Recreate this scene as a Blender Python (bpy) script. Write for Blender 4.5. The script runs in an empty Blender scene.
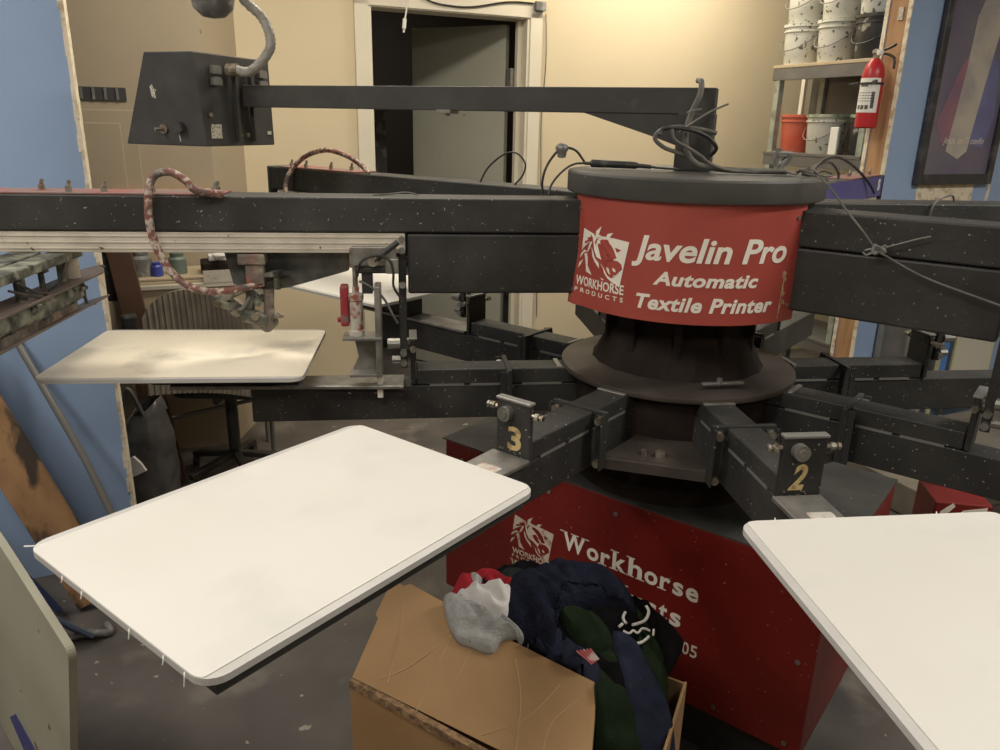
import bpy, bmesh, math, random
from mathutils import Vector, Matrix, noise
random.seed(7)
C = bpy.context.scene.collection
D = math.pi/180
HC = Vector((.450, 1.886))           # press axis
# ---------------------------------------------------------------- materials
def mat(name, col, rough=.6, metal=0, col2=None, scale=6, lo=.35, hi=.65, bump=0, bscale=40, specks=None, spscale=60, spth=.7, spec=.5, stretch=None, layer=None):
    m = bpy.data.materials.new(name); m.use_nodes = True
    n = m.node_tree.nodes; l = m.node_tree.links; b = n['Principled BSDF']
    b.inputs['Roughness'].default_value = rough; b.inputs['Metallic'].default_value = metal
    b.inputs['Specular IOR Level'].default_value = spec
    tc = n.new('ShaderNodeTexCoord'); src = tc.outputs['Object']
    oi = n.new('ShaderNodeObjectInfo'); ad = n.new('ShaderNodeVectorMath'); ad.operation='MULTIPLY_ADD'; ad.inputs[1].default_value=(7.3,5.1,3.7)
    l.new(oi.outputs['Random'], ad.inputs[0]); l.new(src, ad.inputs[2]); src = ad.outputs[0]
    if stretch:
        mp = n.new('ShaderNodeMapping'); mp.inputs['Scale'].default_value = stretch
        l.new(src, mp.inputs['Vector']); src = mp.outputs['Vector']
    cur = None
    def blend(prev, c, sc, a, z, det=4):
        t = n.new('ShaderNodeTexNoise'); t.inputs['Scale'].default_value = sc; t.inputs['Detail'].default_value = det
        l.new(src, t.inputs['Vector'])
        r = n.new('ShaderNodeMapRange'); r.inputs['From Min'].default_value = a; r.inputs['From Max'].default_value = z
        l.new(t.outputs['Fac'], r.inputs['Value'])
        x = n.new('ShaderNodeMix'); x.data_type = 'RGBA'
        l.new(r.outputs['Result'], x.inputs['Factor'])
        if prev is None: x.inputs['A'].default_value = (*col, 1)
        else: l.new(prev, x.inputs['A'])
        x.inputs['B'].default_value = (*c, 1)
        return x.outputs['Result']
    if col2: cur = blend(cur, col2, scale, lo, hi)
    if layer: cur = blend(cur, layer[0], layer[1], layer[2], layer[3], 6)
    if specks: cur = blend(cur, specks, spscale, spth, spth+.03, 1)
    if cur is None: b.inputs['Base Color'].default_value = (*col, 1)
    else: l.new(cur, b.inputs['Base Color'])
    if bump:
        t = n.new('ShaderNodeTexNoise'); t.inputs['Scale'].default_value = bscale; t.inputs['Detail'].default_value = 5
        l.new(src, t.inputs['Vector'])
        bp = n.new('ShaderNodeBump'); bp.inputs['Strength'].default_value = bump; bp.inputs['Distance'].default_value = .01
        l.new(t.outputs['Fac'], bp.inputs['Height']); l.new(bp.outputs['Normal'], b.inputs['Normal'])
    return m
M = {}
M['black'] = mat('black_paint', (.021,.021,.020), .5, 0, (.036,.035,.033), 9, .4, .7, .08, 60, (.26,.25,.22), 190, .75, layer=((.06,.058,.053), 3.5, .52, .8))
M['blackarm'] = mat('dusty_black_paint', (.024,.024,.0225), .55, 0, (.042,.041,.038), 7, .4, .7, .1, 60, (.34,.33,.29), 150, .73, layer=((.075,.073,.067), 4, .52, .8))
M['hub'] = mat('oily_black', (.016,.011,.009), .8, 0, (.03,.021,.016), 12, .4, .7, .4, 25, spec=.2)
M['disc'] = mat('grimy_dark_steel', (.05,.04,.034), .45, 0, (.085,.072,.06), 7, .4, .7, .1, 30)
M['lid'] = mat('dusty_black_lid', (.05,.049,.045), .6, 0, (.085,.082,.075), 8, .35, .7, .05, 50, (.4,.38,.34), 110, .77)
M['boxgrey'] = mat('dark_grey_enamel', (.045,.044,.042), .5, 0, (.065,.063,.058), 10, .4, .7, .05, 90, layer=((.14,.135,.125), 9, .66, .8))
M['red'] = mat('red_sheet', (.40,.070,.052), .5, 0, (.35,.062,.046), 5, .4, .7, .02, 20)
M['redcab'] = mat('red_cabinet_paint', (.20,.014,.010), .42, 0, (.16,.012,.009), 4, .35, .7, .03, 30, (.4,.24,.2), 120, .75)
M['cream'] = mat('cream_vinyl', (.88,.83,.73), .5)
M['creamworn'] = mat('worn_cream_vinyl', (.62,.54,.42), .6, 0, (.38,.2,.14), 40, .5, .7)
M['scuff'] = mat('adhesive_scuff', (.55,.40,.24), .6, 0, (.45,.22,.15), 60, .4, .6)
M['pallet'] = mat('pallet_liner', (.655,.64,.60), .6, 0, (.63,.61,.565), 3.5, .4, .7, .03, 15, layer=((.57,.56,.53), 6, .55, .8))
M['palletshade'] = mat('shadow_smudged_liner', (.88,.80,.65), .5, 0, (.76,.69,.56), 3, .5, .75, .03, 15, layer=((.38,.35,.30), 4.5, .56, .74))  # dark layer paints the squeegee's shadow and reflection in as soft smudges
M['palletedge'] = mat('pallet_board', (.52,.51,.49), .5, 0, (.46,.45,.43), 12, .4, .7)
M['steel'] = mat('dull_steel', (.32,.31,.29), .4, .6, (.2,.19,.17), 30, .4, .7)
M['bolt'] = mat('zinc_bolt', (.42,.40,.34), .35, .7, (.25,.2,.14), 60, .4, .6)
M['alu'] = mat('aluminium_extrusion', (.66,.61,.52), .45, .15, (.5,.46,.38), 14, .45, .75, .05, 60, (.12,.1,.08), 70, .74)
M['grime'] = mat('ink_caked_metal', (.10,.105,.085), .6, .1, (.28,.28,.22), 28, .45, .62, .9, 45, layer=((.03,.03,.028), 16, .5, .62))
M['grimered'] = mat('red_ink_caked_metal', (.16,.13,.11), .6, .1, (.36,.33,.25), 22, .45, .65, .9, 40, layer=((.30,.035,.03), 11, .55, .68))
M['squeegee'] = mat('brown_squeegee_blade', (.11,.085,.075), .5, 0, (.17,.13,.11), 12, .4, .7)
M['hose'] = mat('paint_splashed_hose', (.20,.075,.06), .55, 0, (.52,.46,.38), 85, .47, .60, layer=((.10,.08,.07), 30, .5, .65))
M['rubber'] = mat('black_cable', (.03,.03,.03), .5, 0, (.09,.085,.075), 30, .5, .7)
M['cabledust'] = mat('dusty_grey_cable', (.16,.15,.13), .65, 0, (.10,.095,.085), 25, .4, .6)
M['conduit'] = mat('grey_flex_conduit', (.27,.26,.23), .55, .1, (.36,.34,.3), 30, .4, .6, .5, 90)
M['number'] = mat('gold_number_sticker', (.62,.47,.22), .5, 0, (.35,.24,.12), 70, .5, .65)
M['sticker'] = mat('dirty_white_sticker', (.55,.52,.46), .6, 0, (.4,.2,.16), 40, .5, .7)
M['label'] = mat('pale_label', (.60,.57,.48), .5, 0, (.22,.2,.17), 190, .52, .58)
M['bluearm'] = mat('purple_blue_paint', (.075,.07,.23), .5, 0, (.10,.09,.26), 8, .4, .7)
M['pinktop'] = mat('red_dusted_plate', (.27,.10,.09), .6, 0, (.20,.17,.15), 9, .42, .62)
M['cardboard'] = mat('cardboard', (.40,.245,.115), .8, 0, (.345,.205,.092), 5, .4, .7, .12, 14, (.06,.04,.03), 14, .82)
M['cardcut'] = mat('cardboard_torn_edge', (.16,.10,.055), .9, 0, (.33,.2,.1), 60, .4, .6, .8, 90)
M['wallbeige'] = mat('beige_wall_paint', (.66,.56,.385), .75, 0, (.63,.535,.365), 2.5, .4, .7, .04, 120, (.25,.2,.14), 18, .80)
M['walltan'] = mat('tan_wall', (.38,.31,.22), .75, 0, (.355,.29,.205), 2.5, .4, .7, .04, 100, (.2,.15,.1), 16, .78)  # browner and darker than the beige back wall
M['wallblue'] = mat('blue_wall_paint', (.31,.43,.64), .65, 0, (.29,.405,.61), 3, .4, .7, .04, 80, (.12,.13,.15), 22, .80)
M['bead'] = mat('chipped_drywall_edge', (.78,.70,.55), .8, 0, (.5,.4,.27), 30, .5, .65, .5, 60)
M['wood'] = mat('pine_stud', (.46,.27,.14), .7, 0, (.37,.2,.1), 6, .4, .65, .15, 30, stretch=(6,6,.6))
M['plank'] = mat('stained_plank', (.36,.205,.095), .7, 0, (.27,.15,.07), 7, .4, .65, .2, 30, stretch=(2.5,2.5,1.2), layer=((.05,.036,.025), 4.2, .52, .60))
M['trim'] = mat('cream_door_trim', (.72,.665,.54), .5, 0, (.68,.62,.5), 5, .4, .7)
M['door'] = mat('grey_green_door', (.36,.36,.30), .5, 0, (.34,.335,.275), 3, .4, .7, .03, 40, (.1,.08,.06), 30, .78)
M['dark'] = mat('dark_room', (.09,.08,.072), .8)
M['ceil'] = mat('ceiling_white', (.7,.66,.58), .9)
M['floor'] = mat('stained_concrete', (.125,.11,.098), .6, 0, (.075,.066,.06), 2.6, .36, .6, .15, 25, (.30,.27,.22), 30, .75, layer=((.20,.175,.15), 4.5, .56, .75))
M['shelf'] = mat('dusty_grey_shelf', (.12,.115,.105), .6, 0, (.16,.15,.14), 8, .4, .7)
M['shelfpost'] = mat('green_grey_post', (.34,.37,.31), .6, 0, (.2,.2,.16), 16, .45, .65)
M['bucket'] = mat('ink_splashed_white_plastic', (.60,.60,.55), .45, 0, (.52,.51,.45), 8, .4, .7, 0, 30, (.13,.12,.09), 42, .64)
M['bucketblack'] = mat('black_plastic', (.035,.035,.035), .4, 0, (.3,.29,.26), 14, .62, .66)
M['bucketred'] = mat('red_plastic', (.62,.10,.055), .42, 0, (.55,.16,.1), 9, .4, .7)
M['inklid'] = mat('ink_crusted_lid', (.42,.45,.36), .6, 0, (.12,.2,.11), 14, .48, .6, .5, 40)
M['wire'] = mat('bucket_wire', (.28,.27,.25), .4, .6)
M['extred'] = mat('extinguisher_red', (.46,.022,.03), .35)
M['white'] = mat('white_label', (.78,.77,.73), .5)
M['ink'] = mat('dark_print', (.04,.04,.04), .6)
M['frame'] = mat('dark_picture_frame', (.035,.034,.038), .4, 0, (.09,.085,.085), 14, .55, .7)
M['navy'] = mat('navy_cloth', (.012,.014,.027), .95, 0, (.018,.021,.037), 30, .4, .6, .5, 160, spec=.1)
M['bluecloth'] = mat('slate_blue_cloth', (.024,.029,.052), .95, 0, (.031,.037,.065), 30, .4, .6, .3, 200, spec=.1)
M['blackcloth'] = mat('black_cloth', (.006,.006,.007), .95, 0, (.01,.01,.011), 30, .4, .6, .3, 200, spec=.1)
M['greencloth'] = mat('dark_green_cloth', (.016,.028,.014), .95, 0, (.022,.036,.018), 30, .4, .6, .3, 200, spec=.1)
M['deepgreen'] = mat('blackish_green_cloth', (.02,.03,.026), .95, 0, (.026,.037,.032), 30, .4, .6, .3, 200, spec=.1)
M['redcloth'] = mat('red_cloth', (.42,.025,.035), .9, 0, (.36,.02,.03), 30, .4, .6, .3, 200, spec=.2)
M['greycloth'] = mat('heather_grey_cloth', (.42,.42,.41), .95, 0, (.34,.34,.33), 60, .4, .6, .3, 200, (.06,.06,.06), 70, .78, spec=.2)
M['whitecloth'] = mat('white_cloth', (.74,.71,.68), .95, 0, (.68,.65,.63), 10, .4, .6, .2, 200, spec=.2)
M['bag'] = mat('grey_plastic_bag', (.13,.125,.12), .3, 0, (.09,.088,.085), 7, .4, .65, .5, 20)
M['chair'] = mat('ribbed_chair_back', (.27,.24,.19), .7, 0, (.22,.19,.15), 20, .4, .6)
M['cartbeige'] = mat('beige_metal', (.46,.37,.25), .55, 0, (.42,.34,.23), 8, .4, .7)
M['brown'] = mat('brown_board', (.11,.055,.032), .6, 0, (.085,.042,.025), 9, .4, .65)
M['screenblue'] = mat('blue_screen_mesh', (.09,.25,.62), .5, 0, (.08,.22,.55), 5, .4, .7)
M['screenyellow'] = mat('cream_screen_frame', (.62,.60,.42), .6)
M['navyboard'] = mat('navy_board', (.02,.03,.085), .5)
M['slateboard'] = mat('slate_board', (.06,.085,.14), .55, 0, (.05,.07,.11), 6, .4, .7)
M['oldboard'] = mat('dirty_old_board', (.36,.35,.27), .6, 0, (.29,.28,.21), 4, .4, .7, .05, 30, (.10,.06,.035), 17, .74)
M['tape'] = mat('blue_tape', (.045,.05,.19), .6, 0, (.08,.08,.2), 40, .5, .65)
M['clutter'] = mat('clutter_grey', (.14,.14,.13), .5, 0, (.3,.3,.28), 16, .5, .6)
M['tubegrey'] = mat('grey_tube', (.24,.235,.22), .4, .3)
def emit(name, col, s):
    m = bpy.data.materials.new(name); m.use_nodes = True; b = m.node_tree.nodes['Principled BSDF']
    b.inputs['Base Color'].default_value = (*col,1); b.inputs['Emission Color'].default_value = (*col,1); b.inputs['Emission Strength'].default_value = s
    return m
M['lamp'] = emit('fluorescent_diffuser', (1,.93,.8), 3)
# ---------------------------------------------------------------- helpers
MW = {}
def thing(name, label, cat, loc=(0,0,0), rotz=0, group=None):
    o = bpy.data.objects.new(name, None); C.objects.link(o)
    o.location = loc; o.rotation_euler = (0,0,rotz); o.empty_display_size = .05
    o['label'] = label; o['category'] = cat
    if group: o['group'] = group
    MW[o] = Matrix.Translation(loc) @ Matrix.Rotation(rotz, 4, 'Z')
    return o
def obj(name, bm, m, parent=None, label=None, smooth=False, world=True):
    """world=True: bm holds world coordinates; they are brought into the parent's frame"""
    me = bpy.data.meshes.new(name)
    if smooth is not False:
        for f in bm.faces: f.smooth = True
    o = bpy.data.objects.new(name, me); C.objects.link(o)
    if parent is None:
        vs = [v.co for v in bm.verts]
        c = Vector(((min(v.x for v in vs)+max(v.x for v in vs))/2, (min(v.y for v in vs)+max(v.y for v in vs))/2, min(v.z for v in vs)))
        bmesh.ops.translate(bm, verts=bm.verts, vec=-c); o.location = c; MW[o] = Matrix.Translation(c)
    else:
        o.parent = parent
        if world: bmesh.ops.transform(bm, matrix=MW[parent].inverted(), verts=bm.verts)
        MW[o] = MW[parent]
    bm.normal_update(); bm.to_mesh(me); bm.free(); me.materials.append(m)
    if smooth is not False and smooth is not True:
        me.set_sharp_from_angle(angle=smooth*D)
    elif smooth is True:
        me.set_sharp_from_angle(angle=50*D)
    if label: o['label'] = label
    return o
def multi(name, bm, m, parent, label=None, smooth=False):
    """one object per loose piece"""
    bm.verts.ensure_lookup_table(); seen=set(); out=[]
    for v0 in bm.verts:
        if v0 in seen: continue
        st=[v0]; comp=[]; seen.add(v0)
        while st:
            v=st.pop(); comp.append(v)
            for e in v.link_edges:
                w=e.other_vert(v)
                if w not in seen: seen.add(w); st.append(w)
        nb=B(); mp={v:nb.verts.new(v.co) for v in comp}
        for f in {f for v in comp for f in v.link_faces}: nb.faces.new([mp[v] for v in f.verts])
        out.append(obj(name, nb, m, parent, label, smooth))
    bm.free(); return out
def tag(o, label, cat, group=None, kind=None):
    o['label'] = label; o['category'] = cat
    if group: o['group'] = group
    if kind: o['kind'] = kind
    return o
def struct(name, bm, m, parent=None):
    o = obj(name, bm, m, parent); 
    if parent is None: o['kind'] = 'structure'
    return o
def B(): return bmesh.new()
def hexa(bm, pts, bev=0):
    vs = [bm.verts.new(p) for p in pts]
    fs = [bm.faces.new([vs[i] for i in f]) for f in ((0,3,2,1),(4,5,6,7),(0,1,5,4),(1,2,6,5),(2,3,7,6),(3,0,4,7))]
    if bev:
        es = {e for f in fs for e in f.edges}
        bmesh.ops.bevel(bm, geom=list(es), offset=bev, segments=2, affect='EDGES', profile=.5)
    return bm
def box(bm, c, s, R=None, bev=0):
    R = R or Matrix.Identity(3); c = Vector(c); x,y,z = s[0]/2,s[1]/2,s[2]/2
    return hexa(bm, [c + R @ Vector(p) for p in ((-x,-y,-z),(x,-y,-z),(x,y,-z),(-x,y,-z),(-x,-y,z),(x,-y,z),(x,y,z),(-x,y,z))], bev)
def rz(a): return Matrix.Rotation(a*D, 3, 'Z')
def P(a, r, o, z):
    e = Vector((math.cos(a*D), math.sin(a*D))); n = Vector((-e.y, e.x)); q = HC + e*r + n*o
    return Vector((q.x, q.y, z))
def abox(bm, a, r0, r1, o0, o1, z0, z1, bev=0, taper=0):
    return hexa(bm, [P(a,r0,o0,z0),P(a,r1,o0,z0),P(a,r1,o1,z0),P(a,r0,o1,z0),P(a,r0,o0,z1),P(a,r1,o0,z1),P(a,r1,o1,z1),P(a,r0,o1,z1)], bev)
def smoothpts(pts, n=6):
    pts = [Vector(p) for p in pts]; out = []
    for i in range(len(pts)-1):
        p0 = pts[max(i-1,0)]; p1 = pts[i]; p2 = pts[i+1]; p3 = pts[min(i+2,len(pts)-1)]
        for k in range(n):
            t = k/n
            out.append(.5*((2*p1)+(-p0+p2)*t+(2*p0-5*p1+4*p2-p3)*t*t+(-p0+3*p1-3*p2+p3)*t**3))
    out.append(pts[-1]); return out
def tube(bm, pts, r, n=8, sm=True, rings=0, k=6):
    pts = smoothpts(pts, k) if sm else [Vector(p) for p in pts]
    prev = None; up = Vector((.13,.21,.97))
    rr = []
    for i,p in enumerate(pts):
        t = (pts[min(i+1,len(pts)-1)]-pts[max(i-1,0)]).normalized()
        x = t.cross(up)
        if x.length < .1: x = t.cross(Vector((1,0,0)))
        x.normalize(); up = x.cross(t).normalized(); y = up
        R = r[min(int(i*len(r)/len(pts)), len(r)-1)] if isinstance(r,(list,tuple)) else r
        if rings: R = R*(1 + (.12 if i%2 else -.06))
        ring = [bm.verts.new(p + (x*math.cos(2*math.pi*j/n)+y*math.sin(2*math.pi*j/n))*R) for j in range(n)]
        if prev:
            for j in range(n): bm.faces.new((prev[j],prev[(j+1)%n],ring[(j+1)%n],ring[j]))
        else: bm.faces.new(ring[::-1])
        prev = ring
    bm.faces.new(prev); return bm
def cyl(bm, a, b, r, n=16): return tube(bm, [a,b], r, n, False)
def lathe(bm, c, prof, n=40, ax=None):
    c = Vector(c); R = ax or Matrix.Identity(3); prev = None
    for (r,z) in prof:
        if r < 1e-5: ring = [bm.verts.new(c + R @ Vector((0,0,z)))]
        else: ring = [bm.verts.new(c + R @ Vector((r*math.cos(2*math.pi*j/n), r*math.sin(2*math.pi*j/n), z))) for j in range(n)]
        if prev:
            for j in range(n):
                k=(j+1)%n
                if len(prev)==1 and len(ring)>1: bm.faces.new((prev[0],ring[j],ring[k]))
                elif len(ring)==1 and len(prev)>1: bm.faces.new((prev[j],prev[k],ring[0]))
                elif len(ring)>1: bm.faces.new((prev[j],prev[k],ring[k],ring[j]))
        elif len(ring)>1: bm.faces.new(ring[::-1])
        prev = ring
    if len(prev)>1: bm.faces.new(prev)
    bmesh.ops.recalc_face_normals(bm, faces=bm.faces); return bm
def prism(bm, poly, fn, t0, t1):
    """poly 2D -> fn(u,v,t) world"""
    a = [bm.verts.new(fn(u,v,t0)) for u,v in poly]; b = [bm.verts.new(fn(u,v,t1)) for u,v in poly]
    n = len(poly)
    bm.faces.new(a[::-1]); bm.faces.new(b)
    for i in range(n): bm.faces.new((a[i],a[(i+1)%n],b[(i+1)%n],b[i]))
    bmesh.ops.recalc_face_normals(bm, faces=bm.faces); return bm
def rrect(w, h, r, n=6, x0=0, y0=0):
    o = []
    for cx,cy,a in ((w/2-r,h/2-r,0),(-w/2+r,h/2-r,90),(-w/2+r,-h/2+r,180),(w/2-r,-h/2+r,270)):
        for k in range(n+1):
            t=(a+90*k/n)*D; o.append((x0+cx+r*math.cos(t), y0+cy+r*math.sin(t)))
    return o
def knob(bm, p, d, r, l, n=12):
    p=Vector(p); d=Vector(d).normalized(); cyl(bm, p, p+d*l, r, n)
def text_bm(body, bold=0, shear=0, spacing=1, extr=.02):
    cu = bpy.data.curves.new('t','FONT'); cu.body = body; cu.size = 1; cu.offset = bold; cu.shear = shear
    cu.space_character = spacing; cu.extrude = extr; cu.resolution_u = 4
    o = bpy.data.objects.new('t', cu); C.objects.link(o)
    dg = bpy.context.evaluated_depsgraph_get(); me = bpy.data.meshes.new_from_object(o.evaluated_get(dg))
    bm = B(); bm.from_mesh(me); bpy.data.objects.remove(o); bpy.data.curves.remove(cu); bpy.data.meshes.remove(me)
    return bm
def map_text(bm, u0, u1, v0, v1, fn, th=.0006):
    """fit text into rectangle, fn(u,v,t)"""
    xs=[v.co.x for v in bm.verts]; ys=[v.co.y for v in bm.verts]; zs=[v.co.z for v in bm.verts]
    ax,bx,ay,by,az,bz=min(xs),max(xs),min(ys),max(ys),min(zs),max(zs)
    for v in bm.verts:
        u=u0+(v.co.x-ax)/(bx-ax)*(u1-u0); w=v0+(v.co.y-ay)/(by-ay)*(v1-v0)
        t=(v.co.z-az)/(bz-az)*th
        v.co = fn(u,w,t)
    return bm
def merge(a, b):
    me = bpy.data.meshes.new('x'); b.to_mesh(me); b.free(); a.from_mesh(me); bpy.data.meshes.remove(me); return a
# room frame: origin on back wall, S along the wall, V into the wall
WU = Vector((math.cos(24*D), math.sin(24*D))); WV = Vector((-WU.y, WU.x)); W0 = Vector((-.29, 4.2))
def W(s, v, z): q = W0 + WU*s + WV*v; return Vector((q.x,q.y,z))
def wbox(bm, s0, s1, v0, v1, z0, z1, bev=0):
    return hexa(bm, [W(s0,v0,z0),W(s1,v0,z0),W(s1,v1,z0),W(s0,v1,z0),W(s0,v0,z1),W(s1,v0,z1),W(s1,v1,z1),W(s0,v1,z1)], bev)
def toW(x, y): q = Vector((x,y))-W0; return q.dot(WU), q.dot(WV)
R24 = rz(24)

# ================================================================ ROOM
ZC = 2.75
bm = B(); wbox(bm, -4.2, 4.6, -7.5, 3.2, -.1, 0); struct('floor', bm, M['floor'])
bm = B(); wbox(bm, -4.2, 4.6, -7.5, 3.2, ZC, ZC+.1); struct('ceiling', bm, M['ceil'])
# back wall with door opening s -.40 .. .42, head 2.0
bm = B()
wbox(bm, -1.15, -.43, 0, .12, 0, ZC); wbox(bm, .45, 3.2, 0, .12, 0, ZC); wbox(bm, -.43, .45, 0, .12, 2.03, ZC)
struct('wall_back', bm, M['wallbeige'])
# protruding block at left
q = toW(-1.253, 3.4); b_ = toW(-1.238, 3.778)
bm = B()
hexa(bm, [W(-4.2,q[1],0),W(q[0],q[1],0),W(b_[0],b_[1]+.0,0),W(-4.2,.05,0),W(-4.2,q[1],ZC),W(q[0],q[1],ZC),W(b_[0],b_[1],ZC),W(-4.2,.05,ZC)])
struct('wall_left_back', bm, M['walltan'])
bm = B(); wbox(bm, 3.2, 3.3, -7.5, 3.2, 0, ZC); struct('wall_right', bm, M['wallbeige'])
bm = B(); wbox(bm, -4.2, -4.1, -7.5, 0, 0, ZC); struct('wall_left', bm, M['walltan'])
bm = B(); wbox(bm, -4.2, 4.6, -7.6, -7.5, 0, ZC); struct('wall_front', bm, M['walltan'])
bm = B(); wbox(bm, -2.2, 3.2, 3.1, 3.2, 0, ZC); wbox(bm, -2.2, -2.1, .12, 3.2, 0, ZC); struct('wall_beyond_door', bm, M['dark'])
# door trim
bm = B(); wbox(bm, -.49, -.42, -.018, .0, 0, 2.03, .003); wbox(bm, .44, .51, -.018, 0, 0, 2.03, .003); wbox(bm, -.49, .51, -.018, 0, 2.005, 2.075, .003)
wbox(bm, -.43, -.405, -.01, .13, 0, 2.015, .002); wbox(bm, .425, .45, -.01, .13, 0, 2.015, .002); wbox(bm, -.43, .45, -.01, .13, 2.0, 2.03, .002)
wbox(bm, .40, .425, .05, .085, 0, 2.0, .002)
struct('trim_1', bm, M['trim'])
# open door leaf, hinged on the right and swung into the dark room
hx, hy = (W(.37,.14,0).x, W(.37,.14,0).y); lx, ly = -.55, 4.775
e = Vector((lx-hx, ly-hy)).normalized(); nn_ = Vector((-e.y, e.x))
dl = Vector((lx-hx, ly-hy)).length
d1 = thing('door_1', 'grey-green door leaf standing open into the dark room', 'door', (hx,hy,0)); d1['kind']='structure'
bm = B()
hexa(bm, [Vector((hx,hy,.01)),Vector((lx,ly,.01)),Vector((lx+nn_.x*-.04,ly+nn_.y*-.04,.01)),Vector((hx+nn_.x*-.04,hy+nn_.y*-.04,.01)),
          Vector((hx,hy,1.985)),Vector((lx,ly,1.985)),Vector((lx-nn_.x*.04,ly-nn_.y*.04,1.985)),Vector((hx-nn_.x*.04,hy-nn_.y*.04,1.985))], .002)
obj('door_leaf', bm, M['door'], d1)
for z in (.3,1.1,1.72):
    bm = B(); box(bm, W(.388,.11,z), (.02,.05,.09), R24, .002); obj('hinge', bm, M['steel'], d1)
bm = B(); c = Vector((lx,ly,1.0))-Vector((e.x,e.y,0))*.07; lathe(bm, c, [(0,0),(.012,0),(.012,.03),(.026,.045),(.026,.06),(0,.068)], 16, Matrix.Rotation(math.atan2(nn_.y,nn_.x),3,'Z')@Matrix.Rotation(-90*D,3,'Y')); obj('door_knob', bm, M['steel'], d1, smooth=True)
# things in the dark room
bm = B(); hexa(bm, [W(-.42,1.5,.0),W(-.02,1.5,0),W(-.02,1.58,0),W(-.42,1.58,0),W(-.30,1.5,1.9),W(.0,1.5,1.9),W(.0,1.58,1.9),W(-.30,1.58,1.9)], .004)
tag(obj('tall_brown_board', bm, M['brown']), 'reddish-brown panel standing in the dark room through the doorway', 'panel')
bm = B(); wbox(bm, -.28, .02, 1.3, 1.36, .85, 1.62, .004); wbox(bm, -.17, -.12, 1.295, 1.3, 1.2, 1.5)
tag(obj('paper_board', bm, M['clutter']), 'pale upright board standing in the dark room behind the open door', 'board')
bm = B(); wbox(bm, -.45, .1, 1.0, 1.3, .0, .85, .01); tag(obj('storage_bin', bm, M['deepgreen']), 'dark green-black bin on the floor of the dark room', 'bin')
# blue partition on the left (white chipped edge)
eb = Vector((-1.247, 2.35)); es, ev = toW(*eb)
bm = B(); wbox(bm, -4.1, es, ev, ev+.11, 0, ZC); struct('wall_left_partition', bm, M['wallblue'])
bm = B()
zz = 0
while zz < ZC-.02:
    h = random.uniform(.03,.08); wd = random.uniform(.004,.013)
    wbox(bm, es-wd, es+.003, ev-.003, ev+.112, zz, min(zz+h,ZC)); zz += h
o = struct('trim_2', bm, M['bead'])
# dark dots (screws) not needed; right partition with stud end
pb = Vector((1.672, 3.5)); ps, pv = toW(*pb)
bm = B(); wbox(bm, ps, 3.2, pv, pv+.018, 0, ZC); wbox(bm, ps, 3.2, pv+.112, pv+.130, 0, ZC); struct('wall_right_partition', bm, M['wallblue'])
bm = B(); wbox(bm, ps+.003, ps+.05, pv+.018, pv+.112, 0, ZC, .003); struct('trim_3', bm, M['wood'])
bm = B(); zz=0
while zz < ZC-.02:
    h = random.uniform(.03,.08); wd = random.uniform(.002,.005)
    wbox(bm, ps-.002, ps+wd, pv-.002, pv+.0175, zz, min(zz+h,ZC)); wbox(bm, ps-.002, ps+wd, pv+.1125, pv+.132, zz, min(zz+h,ZC)); zz += h
struct('trim_4', bm, M['bead'])
# unpainted strip + white corner at the right of the picture
bm = B(); wbox(bm, ps+.225, ps+.60, pv-.003, pv, 0, 1.33); wbox(bm, ps+.70, ps+.715, pv-.006, pv, 0, ZC); struct('trim_5', bm, M['bead'])

# electrical cover and slot on the tan wall
q0 = toW(-1.253,3.4)
def TW(px, z): return None
S0 = q0[0]
t = thing('access_panel', 'tan access door with a dark slot above it on the tan wall', 'panel', W(S0-.45,q0[1],1.1), 24*D)
bm = B(); wbox(bm, S0-.62, S0-.28, q0[1]-.012, q0[1]-.0005, 1.15, 1.50, .003); obj('frame_plate', bm, M['walltan'], t)
bm = B(); wbox(bm, S0-.60, S0-.34, q0[1]-.018, q0[1]-.0115, 1.19, 1.45, .003); obj('door_flap', bm, M['walltan'], t)
bm = B(); wbox(bm, S0-.62, S0-.305, q0[1]-.006, q0[1]-.0005, 1.535, 1.585); obj('slot', bm, M['ink'], t, 'dark slot')
bm = B()
for k in range(7): wbox(bm, S0-.60+k*.043, S0-.59+k*.043, q0[1]-.012, q0[1]-.006, 1.537, 1.583)
obj('louvre', bm, M['clutter'], t, 'row of grey louvre blades')
# dangling white plug and cable over the door
t = thing('door_header_cable', 'dark cable strung along the door header with junction block', 'cable', W(0,-.02,2.04))
bm = B(); tube(bm, [W(-.22,-.025,2.10),W(-.12,-.025,2.045),W(0,-.025,2.03),W(.12,-.025,2.035),W(.3,-.025,2.07),W(.45,-.025,2.075)], .004, 6); obj('cable', bm, M['rubber'], t, smooth=True)
bm = B(); wbox(bm, .455, .515, -.045, -.0185, 2.04, 2.085, .004); obj('junction_block', bm, M['clutter'], t)
bm = B(); tube(bm, [W(-.22,-.03,2.25),W(-.225,-.03,2.1),W(-.235,-.03,2.0),W(-.245,-.03,1.95)], .004, 8); cyl(bm, W(-.245,-.03,1.955), W(-.25,-.03,1.91), .010, 10); cyl(bm, W(-.25,-.03,1.912), W(-.251,-.03,1.893), .005, 8)
tag(obj('white_plug_cable', bm, M['white'], smooth=True), 'white cable end with plug dangling in front of the door header', 'cable')
bm = B(); tube(bm, [W(.53,-.01,2.03),W(.54,-.01,1.8),W(.525,-.01,1.5),W(.535,-.01,1.2),W(.53,-.01,.9),W(.54,-.01,.4)], .003, 6)
tag(obj('wall_wire', bm, M['cabledust'], smooth=True), 'thin brown wire running down the wall beside the door trim', 'wire')

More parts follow.
